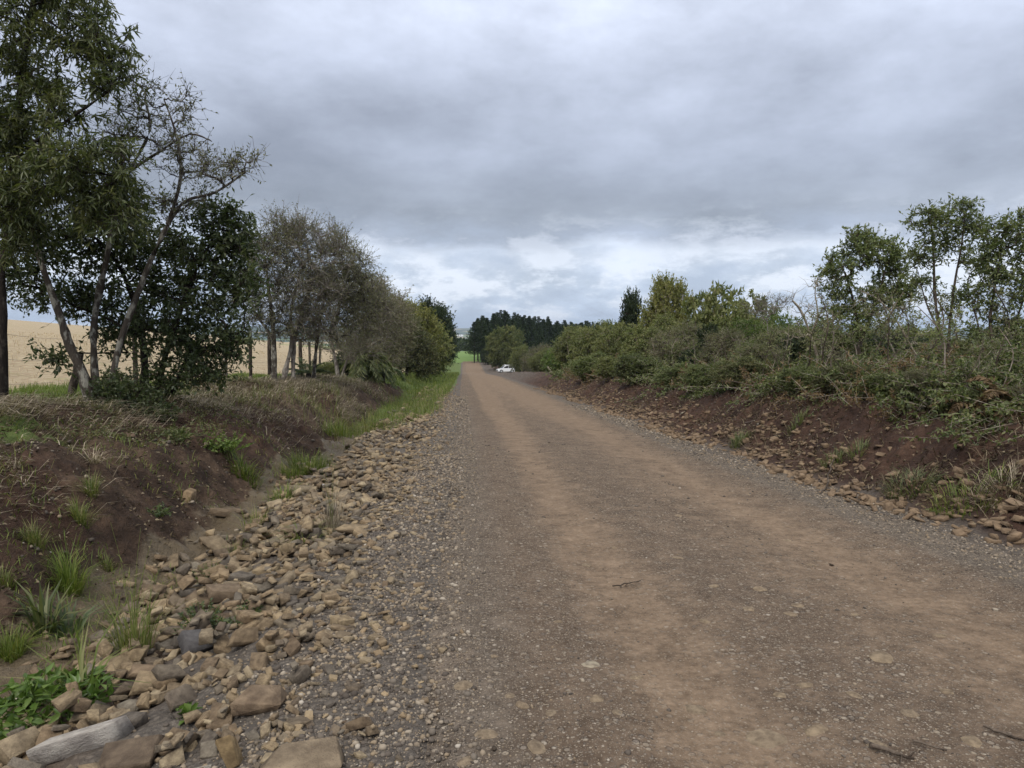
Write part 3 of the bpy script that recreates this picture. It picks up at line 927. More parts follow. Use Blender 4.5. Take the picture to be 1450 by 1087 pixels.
px_tree('twiggy_tree', 'grey twiggy tree with a forked pale trunk on the crumbling bank edge', 'tree', (482, 31.0),
        [(0.10, 0.03, [(481, 548, 31), (476, 515, 31), (470, 480, 31), (478, 440, 31), (490, 400, 31)]),
         (0.06, 0.02, [(481, 538, 31), (492, 508, 31), (505, 480, 31), (520, 440, 31)])],
        [(535, 415, 22, 30, 31, 30), (545, 450, 20, 30, 31, 26), (505, 500, 36, 20, 31, 34), (492, 425, 48, 50, 31, 80), (514, 400, 26, 36, 31, 34), (532, 440, 30, 34, 31, 40), (480, 480, 44, 24, 31, 40), (524, 472, 36, 28, 31, 40), (500, 370, 22, 20, 31, 16)],
        114, BK['grey'], LM['sparse'], tw_kw={**TW, 'nl': 5}, grow_kw=TG)
TW2 = dict(n_twig=11, tl=0.8, tr=0.009, nl=6, L=0.10, W=0.05, droop=0.1, upb=0.3, along=(0.2, 1.0))
px_tree('twiggy_tree', 'low brownish twiggy tree overhanging the grey palm clump at the bank end', 'tree', (528, 39.0),
        [(0.10, 0.03, [(528, 552, 39), (526, 515, 39), (522, 480, 39), (525, 440, 39)])],
        [(530, 512, 36, 18, 39, 40), (520, 432, 40, 46, 39, 80), (548, 442, 32, 40, 39, 60), (525, 495, 44, 24, 39, 50), (505, 480, 30, 30, 39, 36)],
        115, BK['twig'], LM['sparse'], tw_kw=TW2, grow_kw=TG)
px_tree('twiggy_tree', 'brown leafless looking tree between the palm clump and the dark stout trunk', 'tree', (552, 48.0),
        [(0.13, 0.03, [(552, 548, 48), (552, 520, 48), (548, 480, 48), (552, 440, 48)])],
        [(545, 450, 32, 40, 48, 80), (566, 465, 26, 36, 48, 60), (545, 500, 36, 26, 48, 50)],
        116, BK['twig'], LM['sparse'], tw_kw={**TW2, 'tl': 0.9, 'L': .12, 'W': .06}, grow_kw=TG)
px_tree('roadside_tree', 'grey green tree with a short dark stout trunk standing in roadside grass', 'tree', (566, 58.0),
        [(0.24, 0.08, [(565, 548, 58), (566, 525, 58), (570, 490, 58), (575, 465, 58)]), (0.18, 0.06, [(576, 546, 58), (577, 520, 58), (586, 490, 58)])],
        [(572, 478, 26, 32, 58, 80), (594, 500, 24, 28, 58, 60), (568, 512, 34, 16, 58, 50), (602, 518, 18, 14, 58, 34)],
        117, BK['dark'], LM['scrub'], tw_kw={**TW2, 'tl': 1.0, 'L': .16, 'W': .08, 'nl': 9, 'tr': 0.011}, grow_kw=TG)
px_tree('roadside_tree', 'yellowish green tree in the row left of the road', 'tree', (592, 68.0),
        [(0.18, 0.05, [(592, 542, 68), (590, 510, 68), (588, 470, 68)])],
        [(584, 455, 26, 26, 68, 90), (606, 474, 20, 30, 68, 70), (585, 500, 24, 24, 68, 50)],
        118, BK['dark'], LM['yellow'], tw_kw={**TW2, 'tl': 1.0, 'L': .2, 'W': .1, 'nl': 10, 'tr': 0.011}, grow_kw=TG)
px_tree('roadside_tree', 'bushy grey green tree hanging low over grass beyond the yellowish one', 'tree', (608, 78.0),
        [(0.2, 0.05, [(608, 540, 78), (606, 510, 78), (604, 480, 78)])],
        [(606, 485, 24, 30, 78, 90), (620, 500, 16, 28, 78, 70), (600, 515, 24, 18, 78, 60)],
        119, BK['dark'], LM['olive'], tw_kw={**TW2, 'tl': 1.1, 'L': .22, 'W': .11, 'nl': 10, 'tr': 0.012}, grow_kw=TG)
px_tree('roadside_tree', 'tallest dark green tree at the far end of the left row', 'tree', (612, 94.0),
        [(0.25, 0.06, [(614, 532, 94), (612, 500, 94), (608, 460, 94)])],
        [(606, 446, 20, 20, 94, 70), (622, 462, 18, 28, 94, 80), (627, 490, 12, 24, 94, 60), (605, 480, 22, 26, 94, 70)],
        120, BK['dark'], LM['dark'], tw_kw={**TW2, 'tl': 1.2, 'L': .26, 'W': .13, 'nl': 10, 'tr': 0.013}, grow_kw=TG)
px_tree('roadside_tree', 'last dark bushy tree of the left row, nearest the green meadow', 'tree', (630, 110.0),
        [(0.2, 0.05, [(628, 527, 110), (628, 505, 110), (626, 480, 110)])],
        [(628, 474, 13, 24, 110, 60), (635, 492, 9, 22, 110, 50), (622, 505, 16, 16, 110, 50)],
        121, BK['dark'], LM['dark'], tw_kw={**TW2, 'tl': 1.2, 'L': .28, 'W': .14, 'nl': 10, 'tr': 0.013}, grow_kw=TG)

# ---------------------------------------------------------------- left fence
def fence():
    r = root('wire_fence', 'old wire fence on rough wooden posts along the edge of the harvested field', 'fence', gp(300, 20))
    b = np.array(r.location)
    rng = np.random.default_rng(5)
    posts = []
    for (u, Y, vt, w, lean) in [(-60, 10.3, 400, .07, 0), (92, 14.2, 500, .075, .32), (319, 22.5, 478, .05, 0), (354, 25.0, 470, .06, 0), (381, 27.2, 472, .07, 0), (425, 31.5, 482, .085, 0),
                                (438, 33.0, 484, .055, 0), (452, 35, 488, .05, .02), (262, 19, 470, .05, .03), (190, 16.3, 455, .05, 0)]:
        g = gp(u, Y)
        top = at(u, vt, Y)
        top[0] += lean * (top[2] - g[2])
        n = 7
        P = np.linspace(g - [0, 0, .3], top, n) + rng.normal(size=(n, 3)) * [0.006, 0.006, 0]
        mb = MB()
        R = np.full(n, w) * (1 + rng.normal(size=n) * 0.05)
        tubes(mb, (P - b)[None], R[None], 9)
        # sawn top
        e = P[-1] - b
        th = np.arange(9) * 2 * np.pi / 9
        ring = e + np.stack([np.cos(th), np.sin(th), 0 * th], 1) * w * 0.98
        mb.add(np.concatenate([ring + [0, 0, .003], [e + [0, 0, .012]]]), [[i, (i + 1) % 9, 9] for i in range(9)])
        link('post', mb.mesh('post', BK['post'], False), r)
        posts.append((g, top))
    posts.sort(key=lambda q: q[0][1])
    t = NT('rusty_wire')
    t.principled((0.10, 0.085, 0.075), 0.6, 0.4)
    for h in (0.35, 0.75, 1.15):
        pts = []
        for (a, at_), (c, ct) in zip(posts[:-1], posts[1:]):
            for k in range(6):
                f = k / 6
                p = a * (1 - f) + c * f + [0, 0, h - 0.05 * math.sin(f * math.pi)]
                pts.append(p - b)
        mb = MB()
        tubes(mb, np.array(pts)[None], np.full((1, len(pts)), 0.0022), 4)
        link('wire', mb.mesh('wire', t.m), r)


fence()


# ---------------------------------------------------------------- palms
def palm(name, label, loc, seed, n_frond, L, size, droop, mat, elev=(0.2, 1.2)):
    rng = np.random.default_rng(seed)
    r = root(name, label, 'palm', loc)
    mb = MB()
    P = np.array([[0, 0, -0.1], [0.02, 0, size * 0.4], [0.0, 0.02, size]])
    tubes(mb, P[None], np.array([[0.13, 0.12, 0.09]]), 8)
    link('trunk', mb.mesh('trunk', BK['dark'], True), r)
    cr = MB()
    for k in range(n_frond):
        az = rng.uniform(0, 2 * np.pi)
        el = rng.uniform(*elev)
        d = np.array([math.cos(az) * math.cos(el), math.sin(az) * math.cos(el), math.sin(el)])
        l = L * rng.uniform(0.75, 1.15)
        m = 9
        t = np.linspace(0, 1, m)[:, None]
        Q = np.array([0, 0, size]) + d * l * t + np.array([0, 0, -1]) * l * droop * t ** 2.2
        tubes(cr, Q[None], np.linspace(0.012, 0.004, m)[None], 4, np.array([0.9]))
        nl = 46
        s = np.repeat(np.linspace(0.22, 1, nl // 2), 2)
        side = np.tile([1, -1], nl // 2)
        i = np.clip((s * (m - 1)).astype(int), 0, m - 2)
        f = (s * (m - 1) - i)[:, None]
        base = Q[i] * (1 - f) + Q[i + 1] * f
        tan = nrm(Q[i + 1] - Q[i])
        lat = nrm(np.cross(tan, [0, 0, 1.0]))
        dd = nrm(tan * 0.75 + lat * side[:, None] * 0.8 + np.array([0, 0, -0.25]) + rng.normal(size=(nl, 3)) * 0.08)
        leaves(cr, base, dd, l * 0.28 * (1.2 - s * 0.6), 0.03 * L + 0.008, rng, 0.12)
    link('frond', cr.mesh('frond', mat), r)


palm('fan_palm', 'small spiky fan palm standing in grass between pale tree trunks', gp(436, 27.5), 61, 16, 0.95, 0.35, 0.25, LM['bluegreen'], (0.1, 1.3))
palm('drooping_palm', 'dark palm clump with long drooping fronds hanging over the bank edge', gp(516, 35.5), 62, 34, 1.9, 0.9, 0.95, LM['mid'], (0.1, 1.2))
palm('drooping_palm', 'smaller grey green palm at the right end of the crumbling left bank', gp(541, 37.5), 63, 24, 1.5, 0.55, 0.85, LM['bluegreen'], (0.1, 1.2))


# ---------------------------------------------------------------- shrub library (unit size: height 1, radius 0.5)
def unit_shrub(seed, shape, n_attr, n_stem, tw, stem_r=0.018, tip=0.0022, bare_low=0.0):
    rng = np.random.default_rng(seed)
    A = np.concatenate([sample_ell(rng, max(3, int(n_attr * w)), c, r, 2.6) for c, r, w in shape])
    A = A[A[:, 2] > 0.06]
    stems = []
    for k in range(n_stem):
        a = 2 * np.pi * k / n_stem + rng.uniform(-.5, .5)
        s = np.array([math.cos(a), math.sin(a), 0])
        sp = rng.uniform(0.1, 0.3)
        b = s * rng.uniform(0.01, 0.06)
        stems.append((np.array([b - [0, 0, .06], b + s * sp * .3 + [0, 0, .18], b + s * sp * .7 + [0, 0, .4], b + s * sp + [0, 0, .62]]), stem_r, stem_r * 0.4))
    nodes, sid, srad, P, Q = grow(rng, stems, A, tip_r=tip, up=0.35, jit=0.12)
    wood, crown = MB(), MB()
    wood_mesh(wood, nodes, sid, srad, P, Q, 4, 6, 0.1, rng)
    twigs_leaves(rng, P, wood, crown, **tw)
    return wood, crown


ROUND = [((0, 0, .55), (.48, .48, .42), 1.0), ((.2, .1, .35), (.32, .32, .3), .4), ((-.2, -.15, .35), (.32, .32, .3), .4)]
LUMPY = [((-.2, -.05, .5), (.3, .34, .36), .7), ((.2, .05, .62), (.28, .32, .36), .7), ((0, -.2, .3), (.45, .3, .28), .6), ((.05, .2, .4), (.4, .3, .35), .5)]
TALL = [((0, 0, .66), (.36, .36, .34), 1.0), ((-.2, 0, .42), (.28, .3, .25), .4), ((.2, .1, .48), (.26, .3, .28), .5), ((.1, 0, .88), (.16, .16, .14), .2)]
OVAL = [((0, 0, .6), (.40, .40, .40), 1.0), ((0, 0, .35), (.36, .36, .3), .5)]
T_FINE = dict(n_twig=6, tl=0.15, tr=0.0014, nl=10, L=0.036, W=0.016, droop=0.15, upb=0.3, along=(.3, 1))
T_TWIG = dict(n_twig=10, tl=0.19, tr=0.0022, nl=6, L=0.030, W=0.013, droop=0.1, upb=0.3, along=(.2, 1))
T_BIG = dict(n_twig=4, tl=0.12, tr=0.002, nl=8, L=0.072, W=0.030, droop=0.15, upb=0.45, along=(.5, 1))
T_DENSE = dict(n_twig=7, tl=0.12, tr=0.001, nl=12, L=0.034, W=0.018, droop=0.1, upb=0.3, along=(.3, 1))
SHAPES = {
    'round': (ROUND, 190, 5, T_FINE), 'lumpy': (LUMPY, 210, 6, T_FINE), 'tall': (TALL, 190, 4, T_FINE), 'oval': (OVAL, 190, 3, T_DENSE),
    'twig': (LUMPY, 200, 9, T_TWIG), 'big': (ROUND, 130, 5, T_BIG), 'dense': (ROUND, 200, 5, T_DENSE),
}
_lib = {}


def shrub(kind, mat, bark, u, vt, hw, Y, label, cat='shrub', group=None, name='shrub', var=0, dz=0.0, deep=1.0):
    if 868 < u < 1150 and kind != 'oval' and mat != 'yellow' and group is None:
        vt -= 13 if Y > 20 else 8
    key = (kind, mat, bark, var)
    if key not in _lib:
        sh, n, ns, tw = SHAPES[kind]
        w, c = unit_shrub(hash((kind, var)) % 9999 if False else sum(map(ord, kind)) * 7 + var * 31, sh, n, ns, tw)
        _lib[key] = (w.mesh('stems', BK[bark], True), c.mesh('foliage', LM[mat]))
    wm, cm = _lib[key]
    b = gp(u, Y)
    w = 2 * hw * Y / 1000
    h = max(0.5 * w, at(u, vt, Y)[2] - b[2])
    rz = (u * 1.7 + Y * 2.3) % 6.28
    r = root(name, label, cat, b + [0, 0, dz], group, rz, (w, w * deep, h))
    link('stems', wm, r)
    link('foliage', cm, r)
    return r


# ---------------------------------------------------------------- right: explicit trees
px_tree('windblown_tree', 'dense dark tree with a windswept top standing on the right bank', 'tree', (1206, 17.5),
        [(0.060, 0.02, [(1204, 575, 17.5), (1212, 525, 17.5), (1216, 475, 17.5), (1208, 425, 17.5), (1196, 385, 17.5)]),
         (0.045, 0.015, [(1214, 500, 17.5), (1230, 455, 17.5), (1246, 410, 17.5), (1256, 370, 17.5)]),
         (0.035, 0.012, [(1212, 525, 17.5), (1250, 480, 17.4), (1275, 445, 17.4)])],
        [(1182, 395, 26, 34, 17.5, 34), (1212, 362, 26, 30, 17.5, 34), (1245, 355, 28, 26, 17.5, 32), (1266, 392, 22, 36, 17.5, 34), (1238, 425, 36, 28, 17.5, 36),
         (1192, 440, 28, 28, 17.5, 28), (1276, 425, 14, 22, 17.5, 16), (1222, 465, 30, 18, 17.5, 20), (1170, 470, 18, 16, 17.5, 10), (1218, 338, 10, 12, 17.5, 8)],
        131, BK['brown'], LM['mid'],
        tw_kw=dict(n_twig=6, tl=0.32, tr=0.004, nl=10, L=0.085, W=0.036, droop=0.0, upb=0.35, wind=(0.35, 0, 0.15)), grow_kw=dict(tip_r=0.006, up=0.35))
px_tree('slender_tree', 'tall slender open tree, highest on the right bank', 'tree', (1338, 14.2),
        [(0.050, 0.014, [(1336, 610, 14.2), (1331, 540, 14.2), (1331, 480, 14.2), (1324, 420, 14.2), (1322, 360, 14.2), (1318, 310, 14.2)]),
         (0.040, 0.012, [(1340, 612, 14.1), (1343, 530, 14.1), (1344, 470, 14.1), (1352, 400, 14.1), (1362, 345, 14.1), (1366, 300, 14.1)]),
         (0.022, 0.008, [(1331, 470, 14.2), (1312, 430, 14.2), (1300, 385, 14.2)])],
        [(1312, 318, 26, 24, 14.2, 26), (1345, 312, 26, 20, 14.2, 24), (1378, 326, 26, 24, 14.1, 26), (1306, 362, 22, 24, 14.2, 20), (1382, 368, 22, 22, 14.1, 18),
         (1342, 352, 28, 22, 14.2, 20), (1308, 405, 20, 18, 14.2, 12), (1366, 292, 14, 10, 14.1, 8), (1330, 430, 26, 20, 14.2, 10), (1370, 420, 20, 30, 14.1, 12)],
        132, BK['brown'], LM['mid'],
        tw_kw=dict(n_twig=5, tl=0.26, tr=0.0032, nl=6, L=0.085, W=0.034, droop=0.25, upb=0.3), grow_kw=dict(tip_r=0.005, up=0.45))
px_tree('slender_tree', 'open multi-stemmed leafy tree at the right edge of the picture', 'tree', (1405, 13.0),
        [(0.042, 0.012, [(1396, 622, 13), (1400, 560, 13), (1406, 500, 13), (1402, 450, 13), (1412, 390, 13), (1420, 330, 13)]),
         (0.038, 0.012, [(1412, 622, 13), (1410, 560, 13), (1412, 505, 13), (1440, 450, 13), (1455, 400, 13), (1470, 340, 13)]),
         (0.028, 0.010, [(1406, 500, 13), (1385, 460, 13), (1376, 430, 13)])],
        [(1416, 332, 24, 26, 13, 24), (1446, 350, 28, 32, 13, 32), (1418, 388, 30, 26, 13, 28), (1456, 410, 28, 36, 13, 32), (1396, 420, 26, 26, 13, 20),
         (1425, 452, 30, 24, 13, 24), (1480, 370, 34, 60, 13, 40), (1440, 310, 12, 16, 13, 8), (1372, 470, 22, 16, 13, 10), (1460, 470, 30, 26, 13, 22), (1400, 360, 22, 22, 13, 14)],
        133, BK['brown'], LM['mid'],
        tw_kw=dict(n_twig=5, tl=0.26, tr=0.0032, nl=6, L=0.085, W=0.034, droop=0.25, upb=0.3), grow_kw=dict(tip_r=0.005, up=0.4))
px_tree('dead_tree', 'leafless dead tree with pale broken limbs left of the windswept tree', 'tree', (1150, 15.6),
        [(0.050, 0.018, [(1140, 615, 15.6), (1150, 560, 15.6), (1158, 515, 15.6), (1148, 475, 15.6), (1134, 440, 15.6), (1122, 425, 15.6)]),
         (0.040, 0.010, [(1152, 612, 15.5), (1156, 560, 15.5), (1170, 515, 15.5), (1186, 480, 15.5)]),
         (0.022, 0.008, [(1148, 475, 15.6), (1158, 445, 15.6), (1154, 415, 15.6), (1158, 392, 15.6)])],
        [(1140, 430, 22, 26, 15.6, 12), (1158, 410, 14, 18, 15.6, 8), (1180, 500, 26, 24, 15.5, 14), (1125, 480, 20, 20, 15.6, 8)],
        134, BK['pale'], LM['scrub'], tw_kw=dict(n_twig=4, tl=0.3, tr=0.004, nl=0), grow_kw=dict(tip_r=0.007, up=0.2, gnarl=0.07))
px_tree('leaning_sapling', 'bare thin sapling leaning left in front of the tall slender tree', 'tree', (1346, 13.6),
        [(0.028, 0.008, [(1350, 600, 13.6), (1330, 545, 13.6), (1296, 500, 13.6), (1270, 455, 13.6), (1245, 425, 13.6), (1215, 410, 13.6)])],
        [(1270, 440, 30, 22, 13.6, 10), (1225, 425, 24, 16, 13.6, 8), (1300, 480, 24, 30, 13.6, 8)],
        135, BK['pale'], LM['scrub'], tw_kw=dict(n_twig=4, tl=0.3, tr=0.0035, nl=1, L=.05, W=.02), grow_kw=dict(tip_r=0.005, up=0.3))
px_tree('cut_sapling', 'group of bare pale stems tangled in front of the olive bushes', 'sapling', (925, 29),
        [(0.04, 0.014, [(922, 565, 29), (930, 525, 29), (925, 490, 29), (922, 478, 29)]), (0.03, 0.01, [(934, 562, 29), (945, 530, 29), (952, 500, 29), (928, 482, 29)]),
         (0.03, 0.01, [(950, 560, 29), (948, 530, 29), (960, 508, 29), (957, 492, 29)])],
        [(940, 505, 26, 24, 29, 22)], 136, BK['pale'], LM['scrub'], tw_kw=dict(n_twig=4, tl=0.4, tr=0.007, nl=0), grow_kw=dict(tip_r=0.009, up=0.3, gnarl=0.06))
px_tree('feathery_tree', 'almost bare feathery treetop showing above bright green bushes', 'tree', (1088, 27),
        [(0.04, 0.012, [(1090, 560, 27), (1090, 500, 27), (1086, 455, 27)])],
        [(1076, 440, 26, 16, 27, 22), (1100, 432, 26, 18, 27, 22)], 137, BK['grey'], LM['sparse'],
        tw_kw=dict(n_twig=8, tl=0.45, tr=0.006, nl=1, L=.06, W=.03, upb=.7), grow_kw=dict(tip_r=0.007, up=0.6))

# ---------------------------------------------------------------- right: bushes, far to near
G1 = 'bushes along the right side of the road'
G2 = 'scrub behind the right bank'
for kind, mat, bark, u, vt, hw, Y, var, lab in [
    ('dense', 'olive', 'dark', 716, 462, 30, 150, 0, 'big rounded green bush in front of the pine wood, above the white car'),
    ('round', 'olive', 'dark', 739, 488, 17, 128, 1, 'grey green bush hiding the tail of the white car'),
    ('round', 'dark', 'dark', 691, 490, 12, 178, 0, 'dark low bush at the foot of the first pines'),
    ('twig', 'scrub', 'twig', 764, 488, 24, 112, 0, 'pale greyish bush between the white car and the broken stake'),
    ('lumpy', 'olive', 'twig', 768, 495, 22, 88, 0, 'low pale green bush behind the leaning broken stake'),
    ('lumpy', 'bright', 'twig', 792, 492, 24, 68, 0, 'fresh green bush right of the leaning broken stake'),
    ('tall', 'olive', 'twig', 815, 466, 34, 62, 0, 'wide olive bush, leftmost of the tall roadside thicket'),
    ('lumpy', 'mid', 'twig', 838, 500, 32, 36, 0, 'low dark bush at the bank foot below the olive thicket'),
    ('lumpy', 'olive', 'twig', 850, 452, 40, 54, 1, 'broad olive bush left of the dark oval tree'),
    ('oval', 'dark', 'dark', 893, 410, 21, 46, 0, 'dark dense oval tree standing above the olive thicket'),
    ('round', 'olive', 'twig', 880, 470, 42, 41, 2, 'full olive bush below the dark oval tree'),
    ('tall', 'yellow', 'twig', 946, 398, 42, 39, 0, 'tall yellow green leafy tree next to the dark oval one'),
    ('big', 'olive', 'twig', 1010, 408, 46, 36, 0, 'large leaved tree right of the yellow green one'),
    ('big', 'olive', 'twig', 1060, 428, 40, 33, 1, 'lower large leaved tree sloping down to the bright green bushes'),
    ('lumpy', 'olive', 'twig', 925, 462, 44, 34, 0, 'olive bush in front of the yellow green tree'),
    ('twig', 'scrub', 'twig', 962, 470, 44, 29, 1, 'tangled grey twiggy bush behind the pale bare stems'),
    ('lumpy', 'mid', 'twig', 905, 512, 36, 26, 1, 'low bush at the bank edge left of the pale bare stems'),
    ('dense', 'dark', 'dark', 1004, 472, 22, 26.5, 0, 'small dense dark green conifer like bush'),
    ('dense', 'dark', 'dark', 985, 505, 24, 25.5, 1, 'low dark green bush below the conifer like one'),
    ('twig', 'scrub', 'twig', 1030, 480, 44, 24, 0, 'grey brown twiggy bush right of the dark conifer like bush'),
    ('round', 'bright', 'twig', 1100, 448, 44, 31, 0, 'bright green bush under the feathery treetop'),
    ('round', 'bright', 'twig', 1060, 462, 40, 29, 1, 'bright green bush behind the grey brown twiggy bush'),
    ('twig', 'scrub', 'twig', 1072, 500, 44, 20.5, 1, 'brownish tangled bush on the bank above the loose red earth'),
    ('dense', 'dark', 'dark', 1120, 488, 34, 21, 0, 'dark leaved bush left of the leafless dead tree'),
    ('lumpy', 'mid', 'twig', 1098, 530, 36, 17.5, 0, 'low green bush under the brownish tangled bush'),
    ('twig', 'scrub', 'twig', 1185, 500, 46, 18.5, 0, 'dense twiggy bush round the foot of the dead tree'),
    ('lumpy', 'scrub', 'twig', 1235, 505, 44, 18.6, 0, 'dull green bush right of the windswept tree trunk'),
    ('twig', 'mid', 'twig', 1285, 500, 44, 17, 0, 'twiggy green bush behind the leaning sapling'),
    ('lumpy', 'mid', 'twig', 1330, 522, 40, 15, 1, 'bush at the foot of the tall slender tree'),
    ('lumpy', 'olive', 'twig', 1375, 520, 44, 14.5, 2, 'bush between the two slender trees'),
    ('dense', 'dark', 'dark', 1452, 478, 38, 13.8, 1, 'dark bush at the right picture edge behind the bracken'),
    ('lumpy', 'mid', 'twig', 1420, 548, 44, 9.6, 0, 'green bush at the right edge above the bracken'),
    ('lumpy', 'scrub', 'twig', 1195, 556, 42, 12.0, 1, 'low dull bush on the bank brow below the dead tree'),
    ('lumpy', 'mid', 'twig', 1262, 566, 44, 10.6, 2, 'low green bush hanging over the red earth'),
    ('twig', 'scrub', 'twig', 1318, 572, 42, 9.8, 1, 'low tangled bush hanging over the bank brow'),
    ('lumpy', 'mid', 'twig', 1368, 580, 40, 9.0, 0, 'green bush on the bank brow left of the curled bracken'),
    ('twig', 'scrub', 'twig', 1450, 560, 44, 8.4, 0, 'brown bush at the right edge of the bank brow'),
    ('lumpy', 'mid', 'twig', 1140, 560, 36, 13.2, 1, 'small bush on the bank brow left of the pale dead trunk'),
    ('lumpy', 'scrub', 'twig', 1048, 540, 40, 16.6, 0, 'low brown green bush above the white stick'),
    ('lumpy', 'mid', 'twig', 1005, 533, 36, 18.6, 2, 'low bush at the edge of the loose red earth'),
    ('lumpy', 'mid', 'twig', 960, 530, 34, 21.5, 0, 'low dark bush right of the pale bare stems'),
    ('dense', 'dark', 'dark', 494, 498, 30, 36, 0, 'dark bush filling the shade behind the forked pale trunk'),
    ('lumpy', 'mid', 'twig', 535, 505, 26, 43, 0, 'dark green bush between the palms and the stout dark trunk'),
    ('lumpy', 'olive', 'twig', 458, 512, 20, 33, 1, 'low grey green bush behind the slender whitish trunk'),
    ('lumpy', 'mid', 'twig', 1160, 512, 44, 16.6, 2, 'leafy green bush right behind the dead tree trunk'),
    ('round', 'mid', 'twig', 1222, 512, 46, 15.6, 1, 'round leafy bush in front of the windswept tree trunk'),
    ('lumpy', 'olive', 'twig', 1300, 510, 48, 14.8, 0, 'olive leafy bush behind the bare leaning sapling foot'),
    ('round', 'mid', 'twig', 1362, 508, 44, 13.4, 0, 'rounded green bush in front of the tall slender tree'),
    ('tall', 'mid', 'twig', 1432, 500, 44, 12.4, 0, 'tall green bush against the right picture edge'),
    ('lumpy', 'mid', 'twig', 1075, 488, 44, 22, 1, 'leafy green bush behind the brownish tangled bush'),
    ('lumpy', 'olive', 'twig', 872, 518, 30, 31, 2, 'low olive bush at the edge of the red earth slope'),
]:
    shrub(kind, mat, bark, u, vt, hw, Y, lab, 'tree' if 'tree' in lab.split(' standing')[0].split(' next')[0].split(' right of')[0].split(' behind')[0].split(' sloping')[0].split(' under')[0].split(' left of')[0].split(' below')[0] and 'bush' not in lab else 'shrub', None,
          'oval_tree' if kind == 'oval' else 'leafy_tree' if ' tree' in lab and 'bush' not in lab else 'bush', var)
rng_ = np.random.default_rng(77)
for i in range(34):
    u = 1060 + i * 13.5 + rng_.uniform(-8, 8)
    Y = rng_.uniform(20, 46)
    shrub(['lumpy', 'round', 'twig'][i % 3], ['mid', 'scrub', 'olive', 'dark'][i % 4], 'twig', u, rng_.uniform(456, 486), 45 * 20 / Y + 12, Y,
          'one of the many dull green bushes of the scrub behind the right bank', 'shrub', G2, 'bush', i % 2)


# ---------------------------------------------------------------- pines
def unit_pine(seed, clear):
    rng = np.random.default_rng(seed)
    wood, crown = MB(), MB()
    tubes(wood, np.array([[[0, 0, -.02], [0, 0, .3], [0.004, 0, .65], [0, 0, 1.0]]]), np.array([[.014, .011, .007, .001]]), 6)
    P, D = [], []
    for z in np.arange(clear, 0.99, 0.035):
        f = (z - clear) / (1 - clear)
        R = 0.25 * (1 - f) ** 0.85 * (0.6 + 0.4 * min(1, f * 5)) * rng.uniform(0.7, 1.2) + 0.006
        k = 7
        for a in rng.uniform(0, 2 * np.pi) + np.arange(k) * 2 * np.pi / k + rng.normal(size=k) * 0.25:
            r = R * rng.uniform(0.6, 1.25)
            d = np.array([math.cos(a), math.sin(a), rng.uniform(0.1, 0.5)])
            P.append([[0, 0, z], d * r * 0.5 + [0, 0, z], d * r * [1, 1, 1.2] + [0, 0, z]])
    P = np.array(P)
    tubes(wood, P, np.tile([0.003, 0.002, 0.001], (len(P), 1)), 3)
    n = 18
    k = np.repeat(np.arange(len(P)), n)
    s = rng.uniform(0.2, 1, len(k))[:, None]
    b = P[k, 0] + (P[k, 2] - P[k, 0]) * s
    leaves(crown, b, nrm(P[k, 2] - P[k, 0]) * 0.6 + rng.normal(size=(len(k), 3)) * 0.5 + [0, 0, .35], np.repeat(np.linspace(.058, .026, len(P)), n), 0.012, rng, 0.2)
    return wood.mesh('trunk', BK['dark'], True), crown.mesh('crown', LM['pine'])


pines = [unit_pine(200 + i, c) for i, c in enumerate((0.20, 0.27, 0.12, 0.22))]
rng_ = np.random.default_rng(78)
spots = []
for r_ in range(5):
    for k in range(11):
        spots.append((672 + r_ * 6 + k * 9.0 + rng_.uniform(-2, 2), 186 + r_ * 9 + k * 3.4 + rng_.uniform(-2, 2), 446 + rng_.uniform(-8, 12) + max(0, k - 5) * 1.6 + (7 if k == 0 else 0)))
for k in range(16):
    spots.append((676 + (k % 8) * 4.2 + rng_.uniform(-1, 1), 205 + k * 3, 452 + rng_.uniform(-5, 8)))
for k in range(24):
    spots.append((732 + k * 4.4 + rng_.uniform(-2, 2), 214 + rng_.uniform(0, 30), 453 + k * .25 + rng_.uniform(-5, 4)))
for k in range(60):
    spots.append((735 + k * 3.0 + rng_.uniform(-3, 3), 250 + rng_.uniform(0, 80), 457 + rng_.uniform(-4, 4)))
for i, (u, Y, vt) in enumerate(spots):
    b = gp(u, Y)
    h = at(u, vt, Y)[2] - b[2]
    front = i < 11
    lab = 'dark pine at the front edge of the plantation, bare trunk showing' if front else 'dark pine deep in the plantation right of the road' if i < 95 else 'distant dark pine of the wood showing above the olive bushes'
    wd = 12.0 * rng_.uniform(0.9, 1.2)
    r = root('pine_tree', lab, 'tree', b, 'front pines of the plantation' if front else 'inner pines of the plantation' if i < 95 else 'distant pines above the bushes', rng_.uniform(0, 6.28), (wd, wd, h))
    w, c = pines[i % 2 if i < 95 else 2 + i % 2]
    link('trunk', w, r)
    link('crown', c, r)

# dark woodland edge beyond the meadow: one mass
def far_wood():
    rng = np.random.default_rng(79)
    mb = MB()
    n = 7000
    u = rng.uniform(560, 760, n)
    Y = rng.uniform(330, 420, n)
    P = np.array([at(a, 465, c) for a, c in zip(u, Y)])
    gz = H(P[:, 0], P[:, 1])
    hh = 5.5 + 2.0 * fbm(P[:, 0] * 0.1, P[:, 1] * 0.1, 5, 2) * 2
    P[:, 2] = gz + rng.uniform(0, 1, n) ** 0.7 * hh
    leaves(mb, P, rng.normal(size=(n, 3)) + [0, 0, .5], 1.8, 1.0, rng)
    tag(link('woodland', mb.mesh('woodland', LM['dark'])), kind='stuff')


far_wood()
